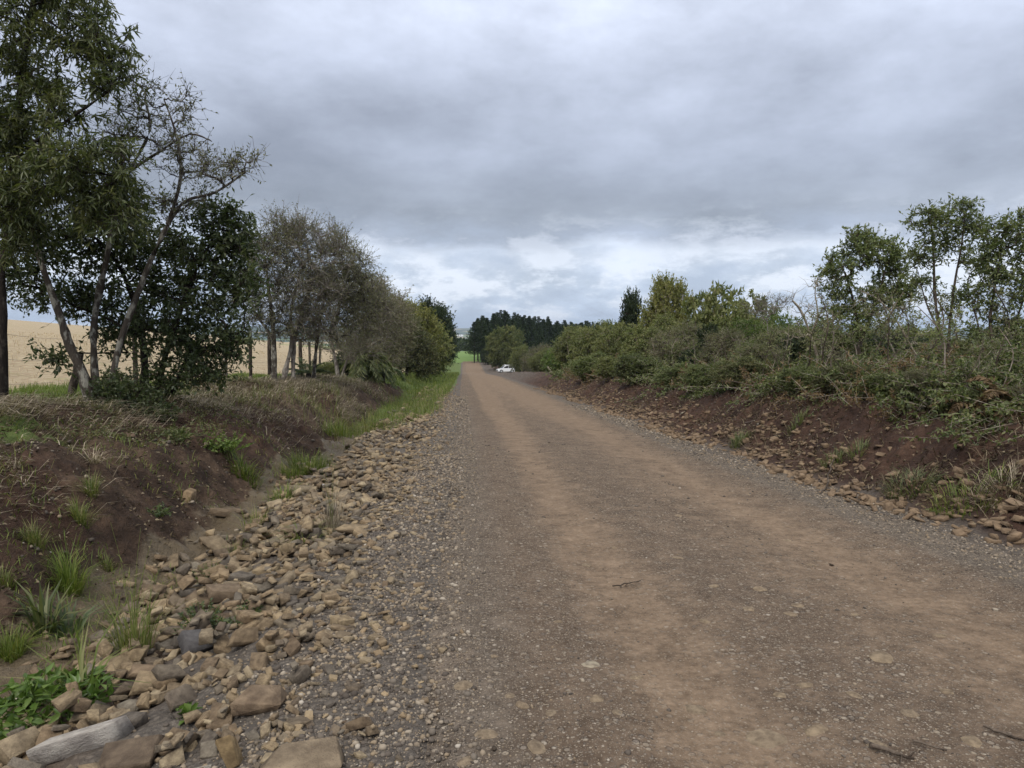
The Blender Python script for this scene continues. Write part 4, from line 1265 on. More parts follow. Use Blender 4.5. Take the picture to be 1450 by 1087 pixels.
# ---------------------------------------------------------------- rocks
def rock_base(seed, dims):
    rng = np.random.default_rng(seed)
    corners = np.array([(x, y, z) for x in (-1, 1) for y in (-1, 1) for z in (-1, 1)], float)
    P = corners * rng.uniform(0.55, 1.0, (8, 3))
    P = np.concatenate([P, rng.uniform(-1, 1, (4, 3)) * [1.0, 1.0, 0.9]])
    sh = rng.uniform(-.35, .35)
    P[:, 0] += P[:, 1] * sh
    P = P * np.array(dims) * 0.5
    bm = bmesh.new()
    for p in P:
        bm.verts.new(p)
    bmesh.ops.convex_hull(bm, input=bm.verts)
    loose = [v for v in bm.verts if not v.link_faces]
    bmesh.ops.delete(bm, geom=loose, context='VERTS')
    bmesh.ops.dissolve_limit(bm, angle_limit=math.radians(6), verts=bm.verts, edges=bm.edges)
    bmesh.ops.bevel(bm, geom=list(bm.edges), offset=0.016 * min(dims), segments=1, affect='EDGES', clamp_overlap=True)
    bmesh.ops.triangulate(bm, faces=bm.faces)
    bm.verts.ensure_lookup_table()
    V = np.array([v.co for v in bm.verts])
    # slight irregularity of the broken faces
    V = V + nrm(V) * (fbm(V[:, 0] * 5 + seed, V[:, 1] * 5 + V[:, 2] * 3, seed, 2) * 0.03)[:, None]
    Fc = np.array([[v.index for v in f.verts] for f in bm.faces])
    bm.free()
    return V, Fc


rr_ = random.Random(3)
ROCKS = [rock_base(300 + i, (1.0, rr_.uniform(0.45, 0.9), rr_.uniform(0.2, 0.55))) for i in range(26)]
RMAT = rock_mat('sandstone')
RMATS = rock_mat('sandstone_rubble', True)
RMATE = rock_mat('earthy_stone', True, (0.215, 0.152, 0.10))
rock_me = [make_mesh('rock', V, Fc, RMAT) for V, Fc in ROCKS]


def rotm(rx, ry, rz):
    return np.array(Matrix.Rotation(rz, 3, 'Z') @ Matrix.Rotation(ry, 3, 'Y') @ Matrix.Rotation(rx, 3, 'X'))


def pile(x0, x1, y0, y1, dens, size_fn, seed, cell=0.025, tilt=0.3, maxrise=0.15, special=()):
    """drop stones one after another on a height raster"""
    rng = np.random.default_rng(seed)
    gx, gy = np.arange(x0 - .6, x1 + .6, cell), np.arange(y0 - .6, y1 + .6, cell)
    GX, GY = np.meshgrid(gx, gy)
    G0 = surf(GX, GY)
    G = G0.copy()
    out = []

    def put(x, y, s, k, rx, ry, rz, sink=0.3, force=False, sc=(1, 1, 1)):
        V, Fc = ROCKS[k]
        M = rotm(rx, ry, rz)
        W = (V * np.array(sc) * s) @ M.T
        hx, hy = np.abs(W[:, 0]).max(), np.abs(W[:, 1]).max()
        i0, i1 = np.searchsorted(gx, [x - hx * .8, x + hx * .8])
        j0, j1 = np.searchsorted(gy, [y - hy * .8, y + hy * .8])
        i1, j1 = max(i1, i0 + 1), max(j1, j0 + 1)
        sub, sub0 = G[j0:j1, i0:i1], G0[j0:j1, i0:i1]
        if sub.size == 0:
            return
        if not force and (sub - sub0).mean() > maxrise:
            return
        zb = np.quantile(sub, 0.55)
        hz = W[:, 2].max() - W[:, 2].min()
        z = zb - W[:, 2].min() - hz * sink
        ex = ((GX[j0:j1, i0:i1] - x) / hx) ** 2 + ((GY[j0:j1, i0:i1] - y) / hy) ** 2
        top = z + W[:, 2].max() * np.sqrt(np.clip(1 - ex, 0, 1)) * 0.9
        G[j0:j1, i0:i1] = np.where(ex < 0.9, np.maximum(sub, top), sub)
        out.append((x, y, z, s, k, rx, ry, rz, sc))

    for sp in special:
        put(*sp[:7], sink=0.15, force=True, sc=sp[7])
    n_sp = len(out)
    SPX = [(q[0], q[1], q[3] * max(q[8][0], .6)) for q in out]
    N = int((x1 - x0) * (y1 - y0) * dens(None, None))
    for _ in range(N):
        x, y = rng.uniform(x0, x1), rng.uniform(y0, y1)
        p, s = dens(x, y), size_fn(rng, x, y)
        if rng.uniform() > p or any((x - a) ** 2 + (y - b) ** 2 < (0.42 * c + 0.25 * s) ** 2 for a, b, c in SPX):
            continue
        put(x, y, s, rng.integers(len(ROCKS)), rng.normal() * tilt, rng.normal() * tilt, rng.uniform(0, 6.28))
    return out, n_sp


def wedge(x):
    return float(np.interp(x, [-2.95, -2.6, -2.3, -1.1, -0.75, -0.35, 0.0], [0, .35, 1, 1, .8, .35, 0]))


def d_left(x, y):
    if x is None:
        return 200
    w = wedge(x + 0.25 * math.sin(y * 1.3) * 0.6)
    if y < 3.6:
        w *= 1.0
    return w


def s_left(rng, x, y):
    s = float(np.clip(np.exp(rng.normal(math.log(0.086), 0.45)), 0.04, 0.23))
    s *= float(np.interp(x, [-1.5, -0.9, -0.4], [1, 0.62, 0.42]))
    return s


def gx_at(u, v, drop=0.0):
    """ground point under a photo pixel (march along the ray)"""
    d = RM @ np.array([(u - CX) / F, (CY - v) / F, -1.0])
    ts = np.linspace(1.5, 40, 4000)
    P = CAM + ts[:, None] * d
    s = surf(P[:, 0], P[:, 1]) + drop
    k = int(np.argmax(P[:, 2] < s))
    return P[k]


def sp_rock(u, v, s, k, rx, ry, rz, sc=(1, 1, 1), lift=0.06):
    p = gx_at(u, v, lift)
    return (p[0], p[1], s, k, rx, ry, rz, sc)


SPECIAL = [
    (sp_rock(108, 1046, 0.40, 3, 0.05, -0.10, 0.35, (1, .34, .62)), 'long pale stone splashed with whitewash at the bottom left corner', (0.42, 0.40, 0.38)),
    (sp_rock(282, 905, 0.24, 5, 0.5, 0.2, 0.9, (1, 1, 1)), 'dark smooth blue grey stone standing out of the tan rubble beside the bushy weed', (0.075, 0.075, 0.085)),
    (sp_rock(368, 985, 0.24, 7, 0.15, 0.1, 0.1, (1, 1, 1.2)), 'large flat faced brown block above the bare gravel patch', (0.20, 0.145, 0.10)),
    (sp_rock(326, 1066, 0.17, 9, 0.2, 1.3, 0.3, (1, .6, .9)), 'narrow ochre block standing on end at the bottom of the rubble', (0.30, 0.22, 0.12)),
    (sp_rock(430, 1075, 0.36, 11, 0.0, 0.05, 0.2, (1, 1, .55)), 'big flat slab half buried in gravel at the bottom edge', (0.235, 0.185, 0.13)),
    (sp_rock(282, 1078, 0.10, 2, 0.1, 0.1, 0.5, (1, 1, 1)), 'small whitish stone between brown blocks at the bottom edge', (0.45, 0.43, 0.38)),
    (sp_rock(215, 940, 0.26, 12, 0.0, 0.12, 0.1, (1, 1, .7)), 'wide flat topped brown stone at the ditch edge right of the yellowish grass', (0.20, 0.145, 0.10)),
    (sp_rock(345, 900, 0.20, 14, 1.0, 0.3, 0.9, (1, .7, .6)), 'tilted slab propped up on edge right of the bushy weed', (0.21, 0.155, 0.10)),
    (sp_rock(318, 838, 0.26, 16, 0.1, 0.1, 0.4, (1, 1, .8)), 'rounded brown boulder at the ditch edge behind the bluish weeds', (0.20, 0.15, 0.105)),
    (sp_rock(185, 1060, 0.27, 18, 0.1, -0.1, 0.2, (1, 1, .7)), 'dark brown block right of the whitewashed stone', (0.125, 0.095, 0.07)),
    (sp_rock(458, 686, 0.17, 20, 0.5, 0.2, 0.8, (1, .7, .5)), 'thin whitish stone standing up behind the green grass at the rubble edge', (0.45, 0.45, 0.45)),
    (sp_rock(432, 690, 0.40, 22, 0.05, 0.1, 0.4, (1, 1, .6)), 'flat greenish brown boulder below the green grass clump', (0.19, 0.155, 0.105)),
    (sp_rock(255, 985, 0.26, 4, 0.9, 0.3, 1.3, (1, .8, .5)), 'grey brown slab leaning in the middle of the rubble', (0.20, 0.165, 0.13)),
    (sp_rock(500, 745, 0.30, 6, 0.0, 0.1, 0.1, (1, 1, .6)), 'broad tan stone on the crest of the rubble by dry stems', (0.27, 0.205, 0.13)),
]
left, n_sp = pile(-2.95, 0.0, 2.2, 12.5, d_left, s_left, 21, special=[s[0] for s in SPECIAL])


def d_left2(x, y):
    if x is None:
        return 75
    return wedge(x * 1.0) * float(np.interp(y, [12, 20, 32, 50], [1, .9, .6, .15]))


left2, _ = pile(-2.6, -0.2, 12.5, 55, d_left2, lambda r, x, y: s_left(r, x, y) * 1.1 + 0.01, 22, cell=0.05)


def d_right(x, y):
    if x is None:
        return 90
    return float(np.interp(x + 0.3 * math.sin(y * 0.9), [4.35, 4.65, 5.1, 5.45, 6.0], [0, .8, 1, .45, .1])) * float(np.interp(y, [6, 20, 45], [1, .8, .35]))


right, _ = pile(4.35, 5.9, 5.5, 45, d_right, lambda r, x, y: float(np.clip(np.exp(r.normal(math.log(0.085), 0.42)), 0.035, 0.14)), 23, cell=0.05)

allr = [(p, 'sp', i) for i, p in enumerate(left[:n_sp])] + [(p, 'left', 0) for p in left[n_sp:]] + [(p, 'left', 0) for p in left2] + [(p, 'right', 0) for p in right]
PP = np.array([r[0][:3] for r in allr])
uu, vv, dd = project(PP)
app = np.array([r[0][3] for r in allr]) / dd
vis = (uu > 0) & (uu < 1450) & (vv < 1087) & (dd > 0)
score = np.where(vis, app, -1) + np.array([10 if r[1] == 'sp' else 0 for r in allr])
order = np.argsort(-score)
N_IND = 285
ind = set(order[:N_IND].tolist())
RUB = {'left': MB(), 'right': MB()}
rngr = np.random.default_rng(24)
for i, (p, side, j) in enumerate(allr):
    x, y, z, s, k, rx, ry, rz, sc = p
    if i in ind:
        me = rock_me[k]
        if side == 'sp':
            me = make_mesh('rock', *ROCKS[k], rock_mat('stone_%d' % j, False, SPECIAL[j][2]))
        o = link('rock', me, None, (x, y, z), (rx, ry, rz), (s * sc[0], s * sc[1], s * sc[2]))
        if side == 'sp':
            tag(o, SPECIAL[j][1], 'rock')
        elif side == 'left':
            far_ = y > 6.0
            big = s > 0.17
            lab = ('larger angular sandstone rock in the loose rubble left of the road' if big else
                   'smaller angular sandstone rock in the loose rubble left of the road')
            tag(o, lab, 'rock', 'larger rocks of the left rubble' if big else 'smaller rocks of the left rubble')
        else:
            tag(o, 'earthy broken rock in the rubble along the right road edge', 'rock', 'rocks along the right road edge')
    else:
        V, Fc = ROCKS[k]
        W = (V * np.array(sc) * s) @ rotm(rx, ry, rz).T + [x, y, z]
        RUB['right' if side == 'right' else 'left'].add(W, Fc, rngr.uniform())
for side, mb in RUB.items():
    tag(link('rubble', mb.mesh('rubble', RMATS if side == 'left' else RMATE)), kind='stuff')


# ---------------------------------------------------------------- gravel (uncountable)
def gravel():
    t = NT('gravel_stone')
    r = t.attr('rnd')
    c = t.ramp(r, [(0, (0.06, 0.05, 0.042)), (0.3, (0.108, 0.09, 0.075)), (0.52, (0.155, 0.132, 0.108)), (0.7, (0.225, 0.172, 0.115)), (0.86, (0.25, 0.205, 0.155)), (0.97, (0.30, 0.255, 0.20)), (1, (0.38, 0.34, 0.29))])
    t.principled(c, 0.92, 0.12)
    rng = np.random.default_rng(25)
    g = (1 + 5 ** .5) / 2
    ico = nrm(np.array([(-1, g, 0), (1, g, 0), (-1, -g, 0), (1, -g, 0), (0, -1, g), (0, 1, g), (0, -1, -g), (0, 1, -g), (g, 0, -1), (g, 0, 1), (-g, 0, -1), (-g, 0, 1)], float))
    fc = np.array([(0, 11, 5), (0, 5, 1), (0, 1, 7), (0, 7, 10), (0, 10, 11), (1, 5, 9), (5, 11, 4), (11, 10, 2), (10, 7, 6), (7, 1, 8), (3, 9, 4), (3, 4, 2), (3, 2, 6), (3, 6, 8), (3, 8, 9), (4, 9, 5), (2, 4, 11), (6, 2, 10), (8, 6, 7), (9, 8, 1)])
    mb = MB()

    def scatter(n, x0, x1, y0, y1, smin, smax, keep):
        x = rng.uniform(x0, x1, n)
        y = y0 * (y1 / y0) ** rng.uniform(0, 1, n) if y0 > 0 else rng.uniform(y0, y1, n)
        m = rng.uniform(0, 1, n) < keep(x, y)
        x, y = x[m], y[m]
        n = len(x)
        s = smin * (smax / smin) ** (rng.uniform(0, 1, n) ** 1.8)
        s = s * (0.7 + 0.09 * y)
        z = surf(x, y)
        V = ico[None] * rng.uniform(0.7, 1.15, (n, 12, 1)) * (rng.uniform(0.45, 1.0, (n, 1, 3)) * [1, 1, .75]) * s[:, None, None] * 0.5
        a = rng.uniform(0, 2 * np.pi, n)
        ca, sa = np.cos(a)[:, None], np.sin(a)[:, None]
        V = np.stack([V[..., 0] * ca - V[..., 1] * sa, V[..., 0] * sa + V[..., 1] * ca, V[..., 2]], -1)
        V = V + np.stack([x, y, z + s * 0.06], -1)[:, None]
        f = (np.arange(n)[:, None, None] * 12 + fc).reshape(-1, 3)
        mb.add(V.reshape(-1, 3), f, np.repeat(rng.uniform(0, 1, n), 12))

    clump = lambda x, y: sst(-0.12, 0.16, fbm(x * 1.1, y * 0.7, 26, 3))
    scatter(26000, -1.6, 0.45, 2.4, 12, 0.012, 0.052, lambda x, y: sst(-1.6, -0.7, x) * sst(0.2, -0.4, x))
    scatter(18000, -0.9, 0.6, 2.4, 14, 0.007, 0.020, lambda x, y: sst(0.6, -0.1, x))
    trk = lambda x, y: 1 - 0.8 * np.exp(-((x - 1.08) / 0.36) ** 2) - 0.75 * np.exp(-((x - 3.05) / 0.5) ** 2)
    scatter(16000, 0.3, 4.7, 2.4, 12, 0.006, 0.019, lambda x, y: trk(x, y) * (0.3 + 0.7 * clump(x, y)))
    scatter(1500, 0.2, 4.6, 2.4, 14, 0.018, 0.042, lambda x, y: trk(x, y) * clump(x, y))
    scatter(12000, 3.7, 4.85, 4.5, 26, 0.010, 0.036, lambda x, y: sst(3.6, 4.4, x))
    scatter(9000, -1.0, 0.2, 8, 34, 0.010, 0.030, lambda x, y: sst(-1.4, -0.6, x))
    scatter(9000, 5.0, 7.2, 6, 26, 0.014, 0.05, lambda x, y: 0.35 * clump(x * 1.3, y * 1.3) ** 2)
    scatter(5000, -4.6, -2.2, 3.5, 16, 0.014, 0.06, lambda x, y: 0.45 * clump(x * 1.5, y * 1.5) ** 2)
    tag(link('gravel', mb.mesh('gravel', t.m)), kind='stuff')


gravel()

# ---------------------------------------------------------------- flat stones bedded in the road
EM = rock_mat('bedded_stone', False, (0.275, 0.215, 0.15))


def cobble(seed):
    rng = np.random.default_rng(seed)
    bm = bmesh.new()
    for q in nrm(rng.normal(size=(46, 3))) * [.5, rng.uniform(.3, .45), .3] * rng.uniform(.86, 1.05, (46, 1)):
        bm.verts.new(q)
    bmesh.ops.convex_hull(bm, input=bm.verts)
    bmesh.ops.delete(bm, geom=[v for v in bm.verts if not v.link_faces], context='VERTS')
    bmesh.ops.triangulate(bm, faces=bm.faces)
    bm.verts.ensure_lookup_table()
    out = np.array([v.co for v in bm.verts]), np.array([[v.index for v in f.verts] for f in bm.faces])
    bm.free()
    return out


emb_me = [make_mesh('bedded_stone', *cobble(500 + k), EM, None, True) for k in range(6)]
emb = [(835, 941, .12), (1248, 932, .20), (985, 1006, .12), (1158, 1035, .14), (740, 999, .10), (1085, 1045, .19), (722, 985, .06), (1120, 870, .11), (1060, 862, .09), (870, 775, .08),
       (1010, 830, .10), (1075, 835, .12), (1130, 858, .10), (845, 990, .11), (1105, 985, .07), (1140, 970, .10), (1210, 985, .09), (960, 790, .10), (1115, 765, .09), (1150, 800, .09),
       (830, 800, .10), (1000, 880, .09), (900, 960, .08), (1290, 1010, .09), (1240, 1055, .10), (1375, 1050, .12), (1340, 980, .08), (790, 880, .07), (760, 1060, .13), (690, 1040, .11),
       (655, 972, .12), (700, 930, .06), (960, 730, .10), (1060, 700, .10), (1210, 870, .07), (780, 1010, .07), (1020, 1040, .06), (660, 1080, .10), (875, 1010, .06), (1330, 900, .10)]
for i, (u, v, s) in enumerate(emb):
    p = gx_at(u, v)
    o = link('bedded_stone', emb_me[i % 6], None, (p[0], p[1], float(surf(p[0], p[1])) - s * .08), (0.04 * math.sin(i), 0.04 * math.cos(i * 2), i * 1.3), (s * 1.1, s * 1.1, s * .62))
    if i == 0:
        o.data = make_mesh('bedded_stone', *cobble(520), rock_mat('pale_bedded_stone', False, (.40, .35, .27)), None, True)
        tag(o, 'palest rounded stone bedded in the road, just left of the left wheel track', 'stone')
    elif i == 1:
        tag(o, 'longest flat tan stone bedded in the brown right hand wheel track', 'stone')
    else:
        tag(o, 'flat tan stone worn level and bedded in the dirt road', 'stone', 'flat stones bedded in the road')

# ---------------------------------------------------------------- ground cover (uncountable)
def cover():
    rng = np.random.default_rng(27)

    def pts(n, x0, x1, y0, y1, keep):
        x = rng.uniform(x0, x1, n)
        y = y0 * (y1 / y0) ** rng.uniform(0, 1, n)
        m = rng.uniform(0, 1, n) < keep(x, y)
        x, y = x[m], y[m]
        return x, y, np.stack([x, y, H(x, y) - 0.005], -1)

    # straw and dead grass lying down the left bank
    mb = MB()
    k1 = lambda x, y: sst(-3.2, -5.0, x + fbm(x * 1.2, y * .8, 60, 2) * 2) * (0.22 + 0.78 * sst(-0.08, 0.08, fbm(x * 0.8, y * 0.5, 61, 3) + 0.10 * sst(-4.6, -5.6, x))) * sst(-7.7, -6.6, x)
    x, y, P = pts(75000, -8.5, -3.0, 3.4, 34, k1)
    az = rng.normal(0.0, 0.9, len(x)) - 0.3
    blades(mb, P + [0, 0, .01], az, rng.uniform(.10, .38, len(x)) * (0.75 + 0.022 * y), rng.uniform(.62, 1.0, len(x)), 0.0075 * (0.6 + 0.07 * y), rng)
    x, y, P = pts(9000, -8.5, -4.4, 3.6, 12, lambda x, y: sst(-.02, .12, fbm(x * 1.1, y * .8, 59, 3) - .1 * sst(9, 12, y)))
    blades(mb, P + [0, 0, .02], rng.normal(0.1, .5, len(x)), rng.uniform(.25, .55, len(x)), rng.uniform(.75, 1.0, len(x)), 0.009, rng, rng.uniform(.5, 1, len(x)))
    # fringe hanging over the broken bank edge further on
    x, y, P = pts(14000, -6.2, -3.4, 20, 36, lambda x, y: 0.9 * sst(-0.05, 0.1, fbm(x * 0.9, y * 0.5, 62, 3)))
    blades(mb, P, rng.normal(0.0, 0.8, len(x)), rng.uniform(.2, .5, len(x)), rng.uniform(.6, 1.0, len(x)), 0.013, rng)
    tag(link('dry_grass', mb.mesh('dry_grass', LM['straw'])), kind='stuff')

    # dead leaves, chips and twigs
    mb = MB()
    x, y, P = pts(26000, -8.5, -2.9, 3.4, 26, lambda x, y: 0.25 + 0.75 * sst(-.05, .15, fbm(x, y, 63, 3)))
    leaves(mb, P + [0, 0, .012], rng.normal(size=(len(x), 3)) * [1, 1, .25], rng.uniform(.025, .07, len(x)), 0.024, rng, 0.3)
    x, y, P = pts(26000, 5.0, 8.2, 5.5, 46, lambda x, y: 0.2 + 0.8 * sst(-.05, .12, fbm(x * 1.2, y * .8, 64, 3)))
    leaves(mb, P + [0, 0, .012], rng.normal(size=(len(x), 3)) * [1, 1, .3], rng.uniform(.03, .09, len(x)) * (0.7 + 0.03 * y), 0.028 * (0.7 + 0.03 * y), rng, 0.3)
    blades(mb, P[::4], rng.uniform(0, 6.28, len(P[::4])), rng.uniform(.12, .5, len(P[::4])), rng.uniform(.7, 1, len(P[::4])), 0.008, rng)
    tag(link('leaf_litter', mb.mesh('leaf_litter', LM['litter'])), kind='stuff')

    # green grass: bank top strip, left verge, patches
    mb = MB()
    x, y, P = pts(22000, -9.4, -6.9, 13, 36, lambda x, y: sst(-6.9, -7.6, x + fbm(x, y, 58, 2)) * sst(12, 17, y))
    blades(mb, P, rng.uniform(0, 6.28, len(x)), rng.uniform(.10, .26, len(x)), rng.uniform(.1, .6, len(x)), 0.006 * (.6 + .06 * y), rng, rng.uniform(.3, .8, len(x)))
    x, y, P = pts(30000, -9.6, -6.0, 9, 44, lambda x, y: sst(-6.0, -7.0, x + fbm(x, y, 65, 2) * 2) * (0.25 + 0.75 * sst(12, 19, y + fbm(x * .5, y * .5, 66, 2) * 8)))
    blades(mb, P, rng.uniform(0, 6.28, len(x)), rng.uniform(.08, .26, len(x)) * (.8 + .012 * y), rng.uniform(.15, .8, len(x)), 0.006 * (.6 + .06 * y), rng)
    x, y, P = pts(46000, -6.5, -0.75, 17, 125, lambda x, y: np.maximum(sst(17, 24, y + fbm(x * .5, y * .3, 67, 3) * 10) * sst(-3.6, -2.6, x), sst(36, 46, y + fbm(x * .5, y * .3, 67, 3) * 8)) * sst(-0.8 + .35 * sst(30, 45, y), -1.4 + .6 * sst(30, 45, y), x + fbm(x, y * .4, 68, 2) * .6) * (0.35 + .65 * sst(-.1, .1, fbm(x * .8, y * .3, 69, 3))))
    blades(mb, P, rng.uniform(0, 6.28, len(x)), rng.uniform(.14, .46, len(x)) * (.8 + .005 * y), rng.uniform(.1, .7, len(x)), 0.006 * (.5 + .05 * y), rng)
    x, y, P = pts(22000, -6.8, -2.3, 4, 24, lambda x, y: 0.8 * sst(.03, .17, fbm(x * .9, y * .7, 70, 3)))
    blades(mb, P, rng.uniform(0, 6.28, len(x)), rng.uniform(.05, .16, len(x)), rng.uniform(.2, .9, len(x)), 0.006 * (.7 + .05 * y), rng)
    x, y, P = pts(34000, 5.8, 12, 5.5, 60, lambda x, y: 0.9 * sst(.0, .14, fbm(x * .8, y * .5, 71, 3) + .05 * sst(6.0, 7.2, x)) * sst(6.2, 7.0, x + fbm(x, y, 72, 2)))
    blades(mb, P, rng.uniform(0, 6.28, len(x)), rng.uniform(.1, .4, len(x)), rng.uniform(.3, .95, len(x)), 0.008 * (.6 + .05 * y), rng)
    tag(link('grass', mb.mesh('grass', LM['grass'])), kind='stuff')

    ms = MB()
    mb = MB()
    x, y, P = pts(16000, -5.0, -0.7, 14, 120, lambda x, y: 0.8 * sst(.02, .14, fbm(x * .6, y * .3, 73, 3)) * sst(14, 24, y + fbm(x, y * .3, 74, 2) * 10 - x * .5))
    blades(mb, P, rng.uniform(0, 6.28, len(x)), rng.uniform(.25, .6, len(x)), rng.uniform(.1, .6, len(x)), 0.005 * (.5 + .05 * y), rng)
    x, y, P = pts(14000, -40, -9.3, 9, 80, lambda x, y: .35 + .65 * (np.sin((x * .25 + y) * 7.0) > 0))
    blades(mb if False else ms, P, rng.uniform(0, 6.28, len(x)), rng.uniform(.10, .3, len(x)), rng.uniform(.1, 1, len(x)), 0.006 * (.5 + .07 * y), rng)
    tag(link('stubble', ms.mesh('stubble', LM['stubble'])), kind='stuff')
    tag(link('tall_dry_grass', mb.mesh('tall_dry_grass', LM['ygrass'])), kind='stuff')

    # low creeping leaves under the trees and on the right bank brow
    mb = MB()
    x, y, P = pts(30000, -7.6, -3.8, 5, 30, lambda x, y: sst(.04, .16, fbm(x * .7, y * .5, 75, 3) + .05 * sst(-5, -6.4, x)))
    leaves(mb, P + rng.uniform(0, .08, (len(x), 1)) * [0, 0, 1], rng.normal(size=(len(x), 3)) + [0, 0, .5], rng.uniform(.03, .07, len(x)), .028, rng)
    x, y, P = pts(42000, 5.7, 14, 6, 50, lambda x, y: sst(-.02, .12, fbm(x * .8, y * .5, 76, 3) + .06 * sst(6.2, 7.4, x)) * sst(6.2, 6.8, x))
    leaves(mb, P + rng.uniform(0, .3, (len(x), 1)) * [0, 0, 1], rng.normal(size=(len(x), 3)) + [0, 0, .3], rng.uniform(.05, .11, len(x)) * (.7 + .02 * y), .04, rng)
    tag(link('ground_cover', mb.mesh('ground_cover', LM['scrub'])), kind='stuff')


cover()


def brushwood():
    # tangle of cut twigs, dead fronds and sprigs lying along the brow and scrub
    rng = np.random.default_rng(91)
    n = 5200
    y = 7.0 * (50 / 7.0) ** rng.uniform(0, 1, n)
    x = 6.1 + rng.exponential(1.1, n)
    m = rng.uniform(0, 1, n) < 0.25 + 0.75 * sst(-.1, .12, fbm(x * 0.9, y * 0.5, 92, 3))
    m &= (x < 12) & (sst(6.05, 6.85, x + fbm(x * 0, y * .5, 93, 2)) > rng.uniform(0, 1, n))
    x, y = x[m], y[m]
    n = len(x)
    B = np.stack([x, y, H(x, y) + rng.uniform(-.02, .45, n) * sst(6, 7.3, x)], 1)
    d = nrm(rng.normal(size=(n, 3)) * [1, 1, .45] + [-.15, 0, .25])
    L = rng.uniform(.25, 1.0, n)[:, None]
    M = B + d * L * .5 + rng.normal(size=(n, 3)) * L * .08
    E = B + d * L + rng.normal(size=(n, 3)) * L * .12 - np.array([0, 0, .15]) * L
    tw, lf, br = MB(), MB(), MB()
    w = (0.0022 + 0.00022 * y)[:, None] * np.array([1.2, 1.0, .5])
    tubes(tw, np.stack([B, M, E], 1), w, 4)
    k = np.repeat(np.arange(n), 30)
    s = rng.uniform(.1, 1, len(k))[:, None]
    p = np.where(s < .5, B[k] + (M[k] - B[k]) * s * 2, M[k] + (E[k] - M[k]) * (s * 2 - 1))
    dead = fbm(x * 0.7, y * 0.45, 94, 3) + rng.normal(size=n) * .08 > 0.06
    kd = dead[k]
    dr = nrm(rng.normal(size=(len(k), 3)) + [0, 0, -.1])
    sz = (0.05 + 0.0022 * y)[k]
    leaves(br, p[kd], dr[kd], sz[kd] * 1.15, sz[kd] * .26, rng)
    leaves(lf, p[~kd], dr[~kd], sz[~kd], sz[~kd] * .42, rng)
    tag(link('brushwood', tw.mesh('brushwood', BK['twig'])), kind='stuff')
    tag(link('dead_fronds', br.mesh('dead_fronds', LM['bracken'])), kind='stuff')
    tag(link('leafy_sprigs', lf.mesh('leafy_sprigs', LM['mid'])), kind='stuff')


brushwood()


def saplings():
    kinds = []
    for sd in range(4):
        rng = np.random.default_rng(400 + sd)
        st = [(np.array([[0, 0, -.05], [.03, .0, .35], [rng.uniform(-.1, .1), rng.uniform(-.1, .1), .7], [rng.uniform(-.2, .2), rng.uniform(-.2, .2), 1.0]]), .011, .003)]
        A = sample_ell(rng, 16, (0, 0, .75), (.28, .28, .3))
        nodes, sid, srad, P, Q = grow(rng, st, A, tip_r=.0016, up=.5)
        w, c = MB(), MB()
        wood_mesh(w, nodes, sid, srad, P, Q, 4, 6, .08, rng)
        twigs_leaves(rng, P, w, c, n_twig=4, tl=.13, tr=.0012, nl=2 + sd % 2 * 3, L=.035, W=.015, droop=.1, upb=.5)
        kinds.append((w.mesh('stem', BK['twig' if sd % 2 else 'brown'], True), c.mesh('leaves', LM['mid' if sd % 2 else 'sparse'])))
    rng = np.random.default_rng(410)
    for i in range(30):
        u = 930 + i * 18 + rng.uniform(-9, 9)
        x = rng.uniform(6.5, 8.6)
        Y = x / ((u - 650) / 1000)
        b = np.array([x, Y, float(H(x, Y))])
        h = rng.uniform(0.9, 1.9)
        r = root('sapling', 'thin straggling sapling sticking up out of the brush on the right bank', 'sapling', b, 'thin saplings on the right bank', 0, (h, h, h))
        r.rotation_euler = (rng.normal() * .15, rng.normal() * .15, rng.uniform(0, 6.28))
        link('stem', kinds[i % 4][0], r)
        link('leaves', kinds[i % 4][1], r)


saplings()


# ---------------------------------------------------------------- tufts and weeds, each one its own plant
def tuft(label, u, v, n, L, W, mat, lean=(0.1, 0.8), spread=0.05, name='grass_tuft', cat='grass tuft', group=None, stalks=0, Lv=0.35):
    p = gx_at(u, v)
    rng = np.random.default_rng(int(u * 7 + v))
    r = root(name, label, cat, p - [0, 0, .01], group)
    mb = MB()
    a = rng.uniform(0, 6.28, n)
    q = rng.uniform(0, 1, n) ** .5 * spread
    P = np.stack([np.cos(a) * q, np.sin(a) * q, np.zeros(n)], 1)
    P[:, 2] = H(P[:, 0] + p[0], P[:, 1] + p[1]) - p[2]
    blades(mb, P, a + rng.normal(size=n) * .6, L * rng.uniform(1 - Lv * 1.5, 1 + Lv, n), rng.uniform(*lean, n), W, rng)
    link('blades', mb.mesh('blades', LM[mat]), r)
    if stalks:
        mb = MB()
        for k in range(stalks):
            az = rng.uniform(0, 6.28)
            h = L * rng.uniform(1.3, 2.1)
            d = np.array([math.cos(az), math.sin(az), 0]) * rng.uniform(.1, .35)
            t = np.linspace(0, 1, 6)[:, None]
            tubes(mb, (np.array([0, 0, 1]) * h * t + d * h * t ** 2)[None], np.linspace(.002, .001, 6)[None], 4)
        link('stalk', mb.mesh('stalk', LM['ygrass']), r)
    return r


